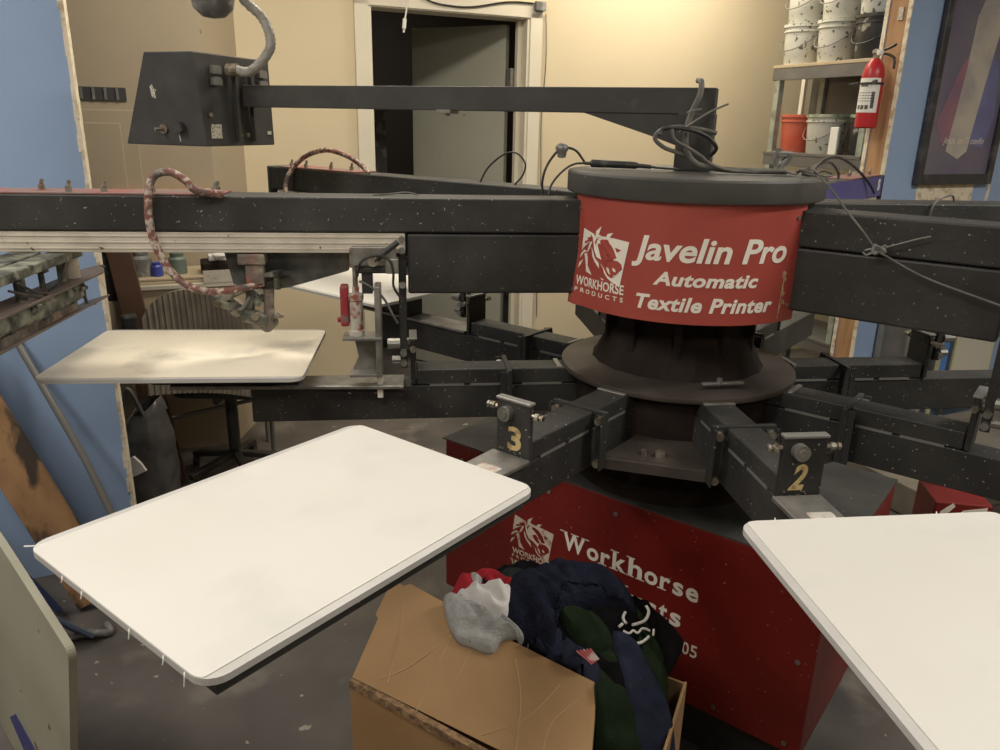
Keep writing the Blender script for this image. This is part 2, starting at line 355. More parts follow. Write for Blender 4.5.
# ================================================================ CEILING LIGHTS AND ADDED FILL LAMPS
def fixture(name, label, loc, rot, L, Wd, power, col=(1,.90,.74)):
    t = thing('ceiling_light', label, 'ceiling light', loc, rot)
    MWt = MW[t]
    bm = B(); box(bm, (0,0,-.04), (L+.06,Wd+.06,.06), None, .008); obj('housing', bm, M['shelf'], t, world=False)
    bm = B(); box(bm, (0,0,-.078), (L,Wd,.014), None, .004); obj('diffuser', bm, M['lamp'], t, world=False)
    li = bpy.data.lights.new('fluorescent_lamp','AREA'); li.shape='RECTANGLE'; li.size=L; li.size_y=Wd; li.energy=power; li.color=col
    lo = bpy.data.objects.new('fluorescent_lamp', li); C.objects.link(lo); lo.parent = t; lo.location=(0,0,-.09)
fixture('a','long warm ceiling light above the front pallets',(-.9,.2,ZC),20*D,1.2,.35,19,(1,.93,.83))
fixture('b','long warm ceiling light close to the back wall right of the door',(*W(1.1,-.55,0).xy,ZC),24*D,1.2,.25,24,(1,.90,.72))
fixture('c','long warm ceiling light near the left blue partition',(-2.0,.9,ZC),90*D,1.2,.3,26,(1,.95,.88))
fixture('d','long cool ceiling light above the right side of the press',(2.1,1.3,ZC),24*D,1.2,.3,42,(1,.95,.88))
fixture('e','long warm fill lamp added between the press and the doorway',(-.45,2.75,ZC),24*D,1.2,.3,27,(1,.92,.77))  # unseen lamp, added to brighten the walls left of the door
fixture('f','long warm ceiling light behind the photographer',(.6,-1.4,ZC),24*D,1.2,.3,26,(1,.94,.84))
fixture('g','dim fill lamp added in the dark room beyond the doorway',(*W(.1,1.9,0).xy,ZC),24*D,.6,.2,5,(1,.85,.7))  # unseen lamp, added so the room beyond the door is not black
w = bpy.data.worlds.new('room_world'); bpy.context.scene.world = w; w.use_nodes = True
w.node_tree.nodes['Background'].inputs[0].default_value = (.9,.85,.75,1); w.node_tree.nodes['Background'].inputs[1].default_value = .15

# ================================================================ PRESS (fixed part)
press = thing('printing_press', 'black automatic textile printing press with red cabinet and red curved nameplate', 'printing press', (HC.x,HC.y,0))
NA, TA = 231.93, 321.93                                   # cabinet front normal / tangent
def cb(n, t, z):                                         # cabinet frame
    a = Vector((math.cos(NA*D), math.sin(NA*D))); b = Vector((math.cos(TA*D), math.sin(TA*D))); q = HC + a*n + b*t
    return Vector((q.x,q.y,z))
CN, CT0, CT1, CZ0, CZ1 = .255, -.565, .505, .135, .615
bm = B(); hexa(bm, [cb(-.31,CT0,CZ0),cb(-.31,CT1,CZ0),cb(CN,CT1,CZ0),cb(CN,CT0,CZ0),cb(-.31,CT0,CZ1),cb(-.31,CT1,CZ1),cb(CN,CT1,CZ1),cb(CN,CT0,CZ1)], .004)
cab = obj('cabinet', bm, M['redcab'], press, 'red painted base cabinet')
bm = B(); hexa(bm, [cb(-.32,CT0-.01,CZ1),cb(-.32,CT1+.002,CZ1),cb(CN+.002,CT1+.002,CZ1),cb(CN+.002,CT0-.01,CZ1),cb(-.32,CT0-.01,CZ1+.004),cb(-.32,CT1+.002,CZ1+.004),cb(CN+.002,CT1+.002,CZ1+.004),cb(CN+.002,CT0-.01,CZ1+.004)])
obj('cabinet_top', bm, M['lid'], press, 'dusty grey cabinet top')
bm = B(); hexa(bm, [cb(-.27,CT0+.04,0),cb(-.27,CT1-.03,0),cb(CN-.03,CT1-.03,0),cb(CN-.03,CT0+.04,0),cb(-.27,CT0+.04,CZ0),cb(-.27,CT1-.03,CZ0),cb(CN-.03,CT1-.03,CZ0),cb(CN-.03,CT0+.04,CZ0)], .003)
obj('plinth', bm, M['black'], press)
def cf(u, v, t): return cb(CN+.0005+t, u, v)                # cabinet front: u along tangent, v height
# screws on the cabinet front
bm = B()
for (u,v) in ((.0,.575),(.46,.585),(.47,.16),(.47,.38),(-.5,.57),(-.2,.57),(.3,.165)): knob(bm, cf(u,v,0), cf(0,0,1)-cf(0,0,0), .006, .003, 8)
multi('screw', bm, M['steel'], cab)
# horse emblem -------------------------------------------------
HL = dict(
 bg=[(195,128),(262,150),(292,160),(305,185),(330,183),(375,165),(440,168),(540,183),(500,553),(455,540),(415,505),(392,470),(385,440),(372,415),(350,385),(325,345),(305,300),(296,250),(285,190),(262,165),(266,190),(232,203),(240,222),(205,240),(212,262),(185,292),(180,320)],
 r1=[(345,208),(365,190),(400,202),(425,225),(447,262),(470,328),(440,340),(425,305),(405,275),(380,240)],
 r2=[(355,292),(385,268),(402,290),(420,300),(402,305),(418,335),(438,345),(405,360),(378,332)],
 r3=[(420,362),(450,348),(478,350),(502,372),(510,412),(486,445),(470,470),(440,478),(420,450),(408,405)],
 r4=[(455,242),(495,255),(470,280)],
 r5=[(300,325),(330,350),(362,362),(398,392),(412,440),(440,480),(465,485),(440,500),(412,480),(394,440),(370,405),(335,375)],
 r6=[(318,195),(335,185),(320,215),(315,250),(305,225)],
 c7=[(408,412),(425,428),(430,455),(440,470),(425,465),(412,440)], c8=[(452,410),(468,425),(470,445),(455,440),(448,420)],
 e1=[(305,180),(312,130),(350,85),(340,130),(332,158),(368,168),(322,182)], e2=[(390,165),(400,138),(437,124),(422,150),(412,172)],
 m1=[(180,322),(186,296),(212,262),(262,225),(228,262),(195,300)], m2=[(165,392),(172,355),(208,312),(240,318),(205,338),(180,372)],
 m3=[(160,485),(168,432),(200,398),(185,440)], m4=[(212,345),(236,335),(248,380),(250,440),(292,512),(238,497),(232,440),(222,385)],
 m5=[(245,295),(262,235),(282,222),(262,290),(240,330)], m6=[(278,275),(295,310),(310,360),(345,395),(350,440),(312,392),(290,350)],
 m7=[(368,515),(392,528),(384,534),(370,524)])
def emblem(fn, w, h, m_c, m_r, parent):
    """fn(u,v,t) with u,v in 0..1 of a (w,h) box; crop window 150..550 x 80..560"""
    f = lambda x,y,t: fn((x-150)/400, 1-(y-80)/480, t)
    bm = B()
    for k,pl in HL.items():
        if k[0] in 'bem': prism(bm, pl, f, 0, .0006 if k=='bg' else .0005)
    o = obj('horse_emblem', bm, m_c, parent)
    bm = B()
    for k in ('r1','r2','r3','r4','r5','r6'): prism(bm, HL[k], f, .0004, .0011)
    obj('horse_shading', bm, m_r, parent)
    bm = B()
    for k in ('c7','c8'): prism(bm, HL[k], f, .0008, .0015)
    obj('nostril_line', bm, m_c, parent)
# serif-like text: built from the plain face with added slab serifs ----------------
SERIF = {'W':[(0,'t'),(.52,'t'),(1,'t')],'k':[(.12,'t'),(.12,'b'),(.95,'b')],'h':[(.12,'t'),(.12,'b'),(.88,'b')],'r':[(.2,'b')],'d':[(.88,'t'),(.88,'b')],'u':[(.1,'x'),(.9,'b')],'P':[(.12,'t'),(.12,'b')],'t':[],'o':[],'s':[],'e':[],'c':[],'-':[],'2':[],'3':[],'0':[],'5':[]}
def serif_line(body, u0, u1, v0, v1, fn, bold=.02, skip=None):
    """each glyph placed on its own with slab serifs"""
    adv = {'W':1.25,'o':.72,'r':.58,'k':.78,'h':.78,'s':.58,'e':.66,'P':.85,'d':.76,'u':.78,'c':.64,'t':.48,'-':.45,'2':.72,'3':.72,'0':.72,'5':.72,' ':.4,'(':.4,')':.4,'7':.7,'4':.7}
    tot = sum(adv[c] for c in body); x = 0; bmo = B()
    asc = set('WkhdtPb235047')
    H_ = v1-v0
    for c in body:
        a = adv[c]; ua = u0+(u1-u0)*(x+.06*1)/tot; ub = u0+(u1-u0)*(x+a-.06)/tot; x += a
        if c in ' ': continue
        hh = 1.0 if c in asc else .66
        if c == 't': hh = .86
        if c == '-': lo_, hi_ = .30, .40
        else: lo_, hi_ = 0, hh
        g = text_bm(c, bold); map_text(g, ua, ub, v0+H_*lo_, v0+H_*hi_, fn); merge(bmo, g)
        for (fx, pos) in SERIF.get(c, []):
            w_ = (u1-u0)/tot*.20; uc = ua+(ub-ua)*fx; s_ = H_*.045
            vy = {'t':v0+H_*hh-s_,'b':v0,'x':v0+H_*.66-s_}[pos]
            prism(bmo, [(uc-w_,vy),(uc+w_,vy),(uc+w_,vy+s_),(uc-w_,vy+s_)], fn, 0, .0006)
    return bmo
# cabinet lettering (z heights on the front, u along the tangent)
LET = []
o_ = None
emblem(lambda u,v,t: cf(-.325+u*.150, .355+v*.122, t), .15, .122, M['creamworn'], M['redcab'], cab)
obj('emblem_caption', map_text(text_bm('WORKHORSE', .03), -.314, -.174, .346, .363, cf), M['creamworn'], cab)
obj('emblem_subcaption', map_text(text_bm('PRODUCTS', .02, 0, 1.7), -.314, -.186, .333, .342, cf), M['creamworn'], cab)
obj('small_lettering', serif_line('Workh', -.318, -.209, .300, .325, cf, .01), M['creamworn'], cab)
obj('large_lettering', serif_line('Workhorse', -.151, .235, .421, .474, cf, .025), M['cream'], cab)
obj('second_lettering', serif_line('Products', -.135, .199, .336, .390, cf, .025), M['cream'], cab)
obj('telephone_lettering', serif_line('-2305', .150, .246, .272, .306, cf, .01), M['cream'], cab)
# column, shroud, disc
bm = B(); lathe(bm, (HC.x,HC.y,0), [(.245,CZ1+.004),(.245,.66),(.22,.68),(.20,.74),(.20,.90)], 40); obj('turntable_hub', bm, M['hub'], press, smooth=35)
bm = B(); lathe(bm, (HC.x,HC.y,0), [(.203,.90),(.291,.898),(.293,.904),(.291,.911),(.20,.925),(.12,.93)], 72); obj('round_disc', bm, M['disc'], press, 'brown-black round dust disc', smooth=35)
bm = B()
lathe(bm, (HC.x,HC.y,0), [(.215,.922),(.205,.935),(.165,1.02),(.15,1.10)], 20)
for k in range(10):
    a = 5+36*k
    abox(bm, a, .12, .188, -.010, .010, .925, 1.07, .004)
obj('shroud', bm, M['hub'], press)
bm = B(); box(bm, P(283,.245,0,.932), (.10,.012,.006), rz(10), .002); knob(bm, P(281,.245,0,.93), (0,0,1), .007, .014, 6); obj('bracket_strip', bm, M['steel'], press)
# drum
bm = B(); lathe(bm, (HC.x,HC.y,0), [(.15,1.09),(.278,1.09),(.278,1.332),(.2,1.332)], 72); obj('drum', bm, M['black'], press, smooth=35)
bm = B(); lathe(bm, (HC.x,HC.y,0), [(.27,1.333),(.296,1.333),(.298,1.337),(.298,1.376),(.295,1.3805),(.285,1.382),(0,1.384)], 96); obj('drum_lid', bm, M['lid'], press, 'dusty round black lid', smooth=30)
# curved nameplate, straightened at both ends
SR, SA0, SA1 = .2855, 200, 306
def sg(a, z, t=0):
    flare = .012*max(0,(1.2-z)/.12) if a < 205 else 0
    if a < SA0: b=SA0; ex=(SA0-a)*D*SR; q = HC + Vector((math.cos(b*D),math.sin(b*D)))*(SR+t+flare) + Vector((math.sin(b*D),-math.cos(b*D)))*ex
    elif a > SA1: b=SA1; ex=(a-SA1)*D*SR; q = HC + Vector((math.cos(b*D),math.sin(b*D)))*(SR+t) + Vector((-math.sin(b*D),math.cos(b*D)))*ex
    else: q = HC + Vector((math.cos(a*D),math.sin(a*D)))*(SR+t+flare*(1-(a-SA0)/5 if a<205 else 0))
    return Vector((q.x,q.y,z))
bm = B(); NAg = 60; a0s, a1s = 193.5, 314.5
for t in (0,.0022):
    pass
vv = {}
for i in range(NAg+1):
    a = a0s+(a1s-a0s)*i/NAg
    for j,z in enumerate((1.077,1.14,1.2,1.26,1.332)):
        for k,t in enumerate((-.002,0)): vv[i,j,k] = bm.verts.new(sg(a,z,t))
for i in range(NAg):
    for j in range(4):
        bm.faces.new((vv[i,j,1],vv[i+1,j,1],vv[i+1,j+1,1],vv[i,j+1,1])); bm.faces.new((vv[i,j,0],vv[i,j+1,0],vv[i+1,j+1,0],vv[i+1,j,0]))
    for j in (0,4): bm.faces.new((vv[i,j,0],vv[i+1,j,0],vv[i+1,j,1],vv[i,j,1]))
for i in (0,NAg):
    for j in range(4): bm.faces.new((vv[i,j,0],vv[i,j+1,0],vv[i,j+1,1],vv[i,j,1]))
bmesh.ops.recalc_face_normals(bm, faces=bm.faces)
sign = obj('nameplate', bm, M['red'], press, 'curved red nameplate with cream lettering', smooth=30)
def sf(a, z, t): return sg(a, z, .0006+t)
emblem(lambda u,v,t: sf(199.0+u*33.5, 1.143+v*.127, t), .15, .127, M['cream'], M['red'], sign)
obj('emblem_caption', map_text(text_bm('WORKHORSE', .02,0,1.03), 199.6, 230.6, 1.1255, 1.1475, sf), M['cream'], sign)
obj('emblem_subcaption', map_text(text_bm('PRODUCTS', .015, 0, 1.8), 199.6, 230.6, 1.109, 1.1195, sf), M['cream'], sign)
obj('title_lettering', map_text(text_bm('Javelin Pro', .024, .2, 1.0), 233.6, 303.5, 1.194, 1.262, sf), M['cream'], sign)
obj('middle_lettering', map_text(text_bm('Automatic', .034, .22, 1.06), 243.8, 289.4, 1.1585, 1.1885, sf), M['cream'], sign)
obj('lower_lettering', map_text(text_bm('Textile Printer', .032, .22, 1.06), 236.8, 298.6, 1.1035, 1.1365, sf), M['cream'], sign)
bm = B()
for (a,z) in ((198,1.30),(309,1.303),(197.5,1.11),(309,1.113)): knob(bm, sg(a,z,0), sg(a,z,1)-sg(a,z,0), .0045, .003, 10)
multi('rivet', bm, M['steel'], sign)
bm = B()
for (a,z,r) in ((304,1.183,.010),(305,1.172,.007),(304.5,1.150,.004),(305,1.140,.008),(305.5,1.122,.007),(304,1.112,.004),(306.5,1.118,.004),(304.2,1.16,.003)):
    prism(bm, [(a+math.cos(k*.785+r*99)*r*(110+40*math.sin(k*2.3+r*500))/1*1.3, z+math.sin(k*.785+r*99)*r*(.8+.3*math.sin(k*3.1))) for k in range(8)], sf, 0, .0004)
prism(bm, [(304.0,1.172),(304.8,1.172),(303.6,1.085),(302.9,1.085)], sf, 0, .0004)
obj('paint_chip', bm, M['scuff'], sign)
bm = B()
for k in range(38):
    a=random.uniform(195,198.5); z=random.uniform(1.09,1.315); s=random.uniform(.06,.2); prism(bm, [(a,z),(a+s,z),(a+s*.8,z+s*.02),(a-.05,z+s*.025)], sf, 0, .0003)
obj('scratch', bm, M['scuff'], sign)

# print arms ------------------------------------------------------
ZT, ZB, ZX = 1.3176, 1.2405, 1.099
def print_arm(a, r_end=1.62, side=None, top=None, near=1):
    bm = B(); abox(bm, a, .262, r_end, -.052, .052, ZB, ZT, .004)
    arm = obj('print_arm', bm, M['blackarm'], press)
    bm = B(); abox(bm, a, .263, .679, -.051, .051, ZX, ZB-.003, .005); obj('drive_box', bm, M['black'], press)
    bm = B(); abox(bm, a, .684, r_end-.03, -.047, .047, 1.193, 1.2385, .002)
    for o in (-.0475,.0475):
        for z in (1.202,1.2155,1.229): abox(bm, a, .684, r_end-.03, o-.0012, o+.0012, z-.0012, z+.0012)
    obj('rail', bm, M['alu'], press, 'pale aluminium rail')
    bm = B(); abox(bm, a, r_end, r_end+.012, -.056, .056, 1.19, ZT+.002, .004); obj('end_cap', bm, M['black'], press)
    # seam ring
    bm = B(); abox(bm, a, .355, .3565, -.0528, .0528, ZB+.002, ZT+.0004); obj('seam', bm, M['rubber'], press)
    # slotted mast with bolts, hanging at the outer end of the drive box
    for o in (near*.036,):
        bm = B(); abox(bm, a, .683, .701, o-.006, o+.006, .915, 1.236, .002); m_ = obj('slotted_mast', bm, M['blackarm'], press)
        bm = B()
        for z in (.93,.955,1.12,1.20,1.225): knob(bm, P(a,.692,o,z), P(a,0,near,0)-P(a,0,0,0), .008, .02, 8)
        knob(bm, P(a,.70,o,.975), P(a,1,0,0)-P(a,0,0,0), .013, .03, 10); knob(bm, P(a,.70,o,.935), P(a,1,0,0)-P(a,0,0,0), .009, .02, 8)
        multi('bolt', bm, M['steel'], m_)
    if top:
        bm = B(); abox(bm, a, top[0], top[1], -.050, .050, ZT, ZT+.004, .001); tp = obj('valve_plate', bm, M['pinktop'], press, 'reddish ink-dusted plate')
        bm = B()
        for (r,o) in top[2]:
            knob(bm, P(a,r,o,ZT+.004), (0,0,1), .007, .012, 10); knob(bm, P(a,r,o,ZT+.014), (.2,.1,1), .004, .014, 8)
        multi('fitting', bm, M['bolt'], tp)
    if side:
        bm = B(); abox(bm, a, .32, r_end-.002, near*.0525-.001, near*.0525+.001, ZB-.0, ZT-.001); sp = obj('side_panel', bm, side, press, 'purple-blue side panel')
    return arm
print_arm(186.93, 1.64, None, (1.08,1.62,[(1.33,.03),(1.23,.03),(1.40,.035),(1.47,.0),(1.10,.02),(1.02+.08,.0)]))
print_arm(141.93, 1.60, None, (1.15,1.55,[(1.50,.03),(1.42,.03),(1.30,.02),(1.22,.0)]))
print_arm(96.93, 1.20, None, None)
print_arm(51.93, 1.64, M['bluearm'], (1.2,1.6,[(1.55,-.02),(1.45,-.02),(1.35,-.0)]), -1)
print_arm(6.93, 1.62, None, None, -1)
print_arm(321.93, 1.62, None, None, -1)
# white 'S' mark near the end of the blue arm
bm = B(); s_ = lambda u,v,t: P(51.93, 1.60+u, -.0545-t, 1.262+v)
map_text(text_bm('S', .06), -.03, .005, 0, .045, s_, .0006)
obj('arm_marking', bm if False else map_text(text_bm('S', .06), -.035, .0, 0, .045, s_, .0006), M['white'], press); bm.free()
# ------------------------------------------------ boom and heater control box
boom = thing('control_box_boom', 'dark steel boom on a short post above the press drum, carrying a tapered control box', 'control boom', (HC.x+.004,HC.y,1.384))
BA = 160
def BP(r, o, z): return P(BA, r, o, z)
bm = B(); abox(bm, BA, -.036, 1.262, -.025, .025, 1.510, 1.568, .002)
obj('boom_arm', bm, M['boxgrey'], boom)
bm = B(); abox(bm, BA, -.038, .045, -.03, .03, 1.384, 1.512, .002); obj('post', bm, M['boxgrey'], boom)
bm = B(); prism(bm, [(.044,1.440),(.044,1.511),(.275,1.511),(.11,1.462)], lambda u,v,t: BP(u,t,v), -.022, .022); obj('gusset', bm, M['boxgrey'], boom)
bm = B(); abox(bm, BA, .62, .66, -.03, .03, 1.502, 1.511, .001); knob(bm, BP(.64,0,1.505), (0,0,-1), .006, .008, 8); obj('clip', bm, M['steel'], boom)
# box: inner side face at r=1.262; u along boom outward, o across (+ is toward camera)
r0_ = 1.275
def bx(r,o,z): return BP(r,o,z)
fo, bo = .178, -.128           # front and back of the box
zt_, zb_ = 1.643, 1.404
wt, wb = .172, .280
bm = B(); hexa(bm, [bx(r0_,fo-.006,zb_),bx(r0_+wb,fo-.006,zb_),bx(r0_+wb,bo,zb_),bx(r0_,bo,zb_),bx(r0_+.012,fo+.006,zt_),bx(r0_+wt,fo+.006,zt_),bx(r0_+wt,bo,zt_),bx(r0_+.004,bo,zt_)], .003)
hs = obj('control_housing', bm, M['boxgrey'], boom, 'tapered dark grey sheet-metal control box')
bm = B()
for o in (.045,-.025): abox(bm, BA, r0_-.014, r0_, o-.006, o+.006, zb_+.012, zt_-.02, .001)
multi('mounting_strap', bm, M['boxgrey'], boom)
for (o,z) in ((.115,1.602),(.115,1.573),(-.085,1.602),(-.085,1.573)):
    bm = B(); prism(bm, [(-.018,-.010),(.018,-.010),(.018,.006),(.012,.011),(-.012,.011),(-.018,.006)], lambda u,v,t: bx(r0_-t+.002+.004*0, o+u, z+v), 0, .010); obj('louvre', bm, M['tubegrey'], hs)
def ff(u, z, t): # front face: u from inner edge outward
    k = (z-zb_)/(zt_-zb_); return bx(r0_+u+.012*k, fo-.006+.012*k+t, z)
bm = B(); knob(bm, ff(.135,1.447,0), ff(0,1.4,1)-ff(0,1.4,0), .013, .006, 12); knob(bm, ff(.135,1.447,.005), ff(.3,1.38,1.0)-ff(0,1.4,0), .005, .024, 10); obj('toggle_switch', bm, M['bolt'], hs, 'chrome toggle switch', smooth=True)
bm = B(); knob(bm, ff(.075,1.452,0), ff(0,1.4,1)-ff(0,1.4,0), .015, .018, 16); obj('control_knob', bm, M['rubber'], hs, 'black control knob', smooth=True)
bm = B(); prism(bm, [(.145,1.525),(.158,1.53),(.160,1.555),(.152,1.562),(.147,1.55),(.139,1.548),(.146,1.538)], ff, .0003, .0008); prism(bm, [(.085,1.415),(.088,1.415),(.089,1.435),(.086,1.43)], ff, .0003,.0008); obj('paint_chip', bm, M['label'], hs)
bm = B()
for (o0,o1,z0,z1) in ((.150,.108,1.425,1.462),(-.095,-.113,1.434,1.444)): abox(bm, BA, r0_-.001, r0_+.001, o1, o0, z0, z1)
multi('rating_label', bm, M['label'], hs, 'pale rating label')
bm = B()
for (o,z) in ((.150,1.486),(.033,1.433),(.0,1.433)): knob(bm, bx(r0_,o,z), bx(0,0,0)-bx(1,0,0), .006, .006, 10)
multi('screw', bm, M['bolt'], hs)
bm = B(); tube(bm, [(-.742,2.245,1.604),(-.70,2.24,1.601),(-.655,2.235,1.638),(-.637,2.235,1.677),(-.657,2.24,1.736),(-.712,2.22,1.80),(-.74,2.17,1.95),(-.78,2.15,2.30),(-.80,2.15,ZC)], .0125, 12, True, 1, 10)
cd = obj('flexible_conduit', bm, M['conduit'], boom, 'ribbed grey flexible conduit', smooth=60)
bm = B(); cyl(bm, (-.765,2.25,1.604), (-.735,2.245,1.604), .017, 12); obj('conduit_fitting', bm, M['bolt'], boom)
bm = B(); lathe(bm, (-.80,2.28,1.790), [(0,-.055),(.03,-.05),(.052,-.03),(.058,0),(.05,.03),(.02,.045),(0,.05)], 20); cyl(bm, (-.80,2.28,1.83),(-.80,2.28,ZC), .008, 8)
tag(obj('pendant_ball', bm, M['clutter'], smooth=True), 'round grey pendant fitting hanging above the tapered control box', 'pendant fitting')

# ================================================================ CAROUSEL
car = thing('pallet_carousel', 'black rotating carousel of stacked steel arms with gold-numbered plates under the red nameplate', 'carousel', (HC.x,HC.y,.775))
A_VIS = {231.93:'3', 276.93:'2'}
ARMS = [186.93,231.93,276.93,321.93,6.93,51.93,96.93,141.93]
bm = B(); lathe(bm, (HC.x,HC.y,0), [(.203,.775),(.262,.775),(.262,.893),(.203,.893)], 48); obj('centre_ring', bm, M['hub'], car, smooth=35)
bm = B()
for k in range(8):
    a0 = ARMS[0]+45*k+9; a1 = a0+27
    prism(bm, [(a0,.25),(a1,.25),(a1+3.4,.415),(a0-3.4,.415)], lambda u,v,t: P(u,v,0,t), .788, .797)
    abox(bm, a0+13.5, .405, .417, -.115, .115, .775, .800, .001)
obj('index_plate', bm, M['disc'], car)
bm = B()
for k in range(8):
    a0 = ARMS[0]+45*k+22.5; knob(bm, P(a0,.36,.0,.797), (0,0,1), .012, .010, 6); knob(bm, P(a0,.36,-.035,.797), (0,0,1), .007, .010, 6)
multi('index_bolt', bm, M['bolt'], car)
OFF = {231.93:-.008, 276.93:-.004, 186.93:-.012}
for a in ARMS:
    of = OFF.get(a, 0)
    bm = B(); abox(bm, a, .25, .662, -.035+of, .035+of, .865, .904, .003); abox(bm, a, .25, 1.06, -.034+of, .034+of, .775, .863, .003)
    if a in (51.93,): pass
    arm = obj('carousel_arm', bm, M['blackarm'], car)
    bm = B(); abox(bm, a, .30, .312, -.036+of, .036+of, .903, .908, .002); obj('weld_bead', bm, M['steel'], arm)
    bm = B()
    for s in (-1,1):
        for (r0,r1) in ((.30,.40),(.455,.53),(.545,.63)): abox(bm, a, r0, r1, s*.0345+of-.0015, s*.0345+of+.0015, .861, .867)
    multi('weld_seam', bm, M['tubegrey'], arm)
    # clamp yoke
    bm = B(); abox(bm, a, .43, .442, -.068+of, .068+of, .897, .909, .002)
    for s in (-1,1):
        abox(bm, a, .428, .444, s*.056+of-.011, s*.056+of+.011, .780, .900, .002)
        abox(bm, a, .444, .458, s*.066+of-.002, s*.066+of+.002, .780, .905, .001)
    yk = obj('clamp_yoke', bm, M['blackarm'], car)
    bm = B()
    for s in (-1,1):
        for z in (.890,.792): knob(bm, P(a,.43,s*.056+of,z), P(a,1,0,0)-P(a,0,0,0), .009, .025, 10)
    multi('bolt', bm, M['bolt'], yk)
    # number plate
    bm = B(); abox(bm, a, .664, .676, -.040+of, .040+of, .866, .984, .003); pl = obj('number_plate', bm, M['blackarm'], car)
    bm = B(); abox(bm, a, .660, .679, -.041+of, .041+of, .980, .986, .002); obj('plate_rim', bm, M['tubegrey'], pl)
    bm = B(); knob(bm, P(a,.676,-.012+of,.958), P(a,1,0,0)-P(a,0,0,0), .0145, .016, 16); knob(bm, P(a,.69,-.012+of,.958), P(a,1,0,0)-P(a,0,0,0), .008, .005, 8)
    obj('cap_screw', bm, M['steel'], pl, smooth=True)
    for s in (-1,1):
        bm = B(); p0 = P(a,.670,s*.040+of,.962); d_ = P(a,0,s,0)-P(a,0,0,0); knob(bm, p0, d_, .004, .026, 8); knob(bm, p0+d_*.008, d_, .0075, .008, 6); knob(bm, p0+d_*.021, d_, .0065, .005, 6); obj('side_screw', bm, M['bolt'], pl)
    if a in A_VIS:
        # reading direction seen from outside the ring
        fn = lambda u,v,t,a=a,of=of: P(a,.6765+t,u+of,v)
        x0 = .001 if a==231.93 else -.010
        dd = map_text(text_bm(A_VIS[a], .03, 0 if a==231.93 else .3), x0-.012, x0+.020, .883, .932, fn, .0006)
        obj('number', dd, M['number'], pl, 'gold number %s' % A_VIS[a])
        bm = B()
        for k in range(10): knob(bm, P(a,.676,-.033+of+random.random()*.066,.87+random.random()*.012), P(a,1,0,0)-P(a,0,0,0), .0018, .001, 6)
        obj('paint_fleck', bm, M['bolt'], pl)
# paper slip the rear arm and slotted hand clamps on the arms seen left of the drum
# ================================================================ PALLETS
def pallet(a, label, liner, r0=.8905, ww=.2063, L=.558, dz=0, dr=0, do=0, da=0, under=True, dirt=False):
    c = P(a, r0+L/2+dr, do, 0); t = thing('print_pallet', label, 'pallet', (c.x,c.y,.868), (a+da)*D, 'print pallets on the carousel arms')
    z0 = .935+dz; f = lambda u,v,t_: MW[t] @ Vector((u,v,t_-.868))
    bm = B(); prism(bm, rrect(L, 2*ww, .028), f, z0+.004, z0+.0125)
    obj('board', bm, M['palletedge'], t, 'grey-edged pallet board')
    bm = B(); prism(bm, [(x,max(-ww+.0125,min(ww-.0125,y))) for x,y in rrect(L-.001, 2*ww-.001, .0275)], f, z0+.0126, z0+.0136); obj('liner_sheet', bm, liner, t, 'cream liner sheet')
    bm = B()
    hexa(bm, [f(u,v,z) for z in (.868,.876) for (u,v) in ((-.495+.06,-.043),(.26,-.036),(.26,.036),(-.495+.06,.043))] if False else [f(-.49,-.045,.866),f(.06,-.036,.866),f(.06,.036,.866),f(-.49,.045,.866),f(-.49,-.045,.875),f(.06,-.036,.875),f(.06,.036,.875),f(-.49,.045,.875)], .002)
    obj('mounting_bracket', bm, M['steel'], t, 'grey slotted mounting bracket')
    bm = B(); hexa(bm, [f(-.24,-.032,.875),f(.10,-.028,.875),f(.10,.028,.875),f(-.24,.032,.875),f(-.24,-.032,z0+.0039),f(.19,-.032,z0+.0039),f(.19,.032,z0+.0039),f(-.24,.032,z0+.0039)], .003)
    for u in (-.19,.12): hexa(bm, [f(u,-.12,z0-.012),f(u+.04,-.12,z0-.012),f(u+.04,.12,z0-.012),f(u,.12,z0-.012),f(u,-.12,z0),f(u+.04,-.12,z0),f(u+.04,.12,z0),f(u,.12,z0)], .002)
    obj('support_channel', bm, M['black'], t, 'black support channel')
    bm = B(); prism(bm, rrect(.06,.045,.002,2,-.395,.006), f, .8752, .876); (bm.free() if a not in (231.93,276.93) else None) or a in (231.93,276.93) and obj('bracket_sticker', bm, M['sticker'], t, 'dirty white sticker')
    return t, f
t3, f3 = pallet(231.93, 'large white pallet in front of gold number 3, pointing toward the camera at left', M['pallet'], da=.5, do=-.004, dr=-.005, L=.566)
t2, f2 = pallet(276.93, 'white pallet in front of gold number 2, cut off by the right picture edge', M['pallet'], do=-.010)
t4, f4 = pallet(186.93, 'cream pallet with painted shadow smudges under the long left print arm', M['palletshade'], da=-1.6, do=.0, dr=.012, dz=.002)
t5, f5 = pallet(141.93, 'small white pallet seen far back under the aluminium rail', M['pallet'])
bm = B(); prism(bm, [(-.27,.150),(.262,.150),(.262,.188),(-.27,.188)], f3, .9135, .9388); obj('edge_rail', bm, M['blackarm'], t3, 'dusty black rail under the long edge')
bm = B(); prism(bm, [(-.27,-.188),(.262,-.188),(.262,-.150),(-.27,-.150)], f3, .9285, .9388); obj('edge_rail', bm, M['blackarm'], t3, 'dusty black rail under the long edge')
bm = B()
for (u,v,l) in ((.284,.17,.012),(.284,-.10,.004),(.284,-.05,.005),(.284,.06,.008),(.284,.13,.006)):
    tube(bm, [f3(u,v,.947),f3(u+.002,v+.003,.944),f3(u+.003,v+.002,.944-l)], .0008, 5)
multi('frayed_thread', bm, M['white'], t3)
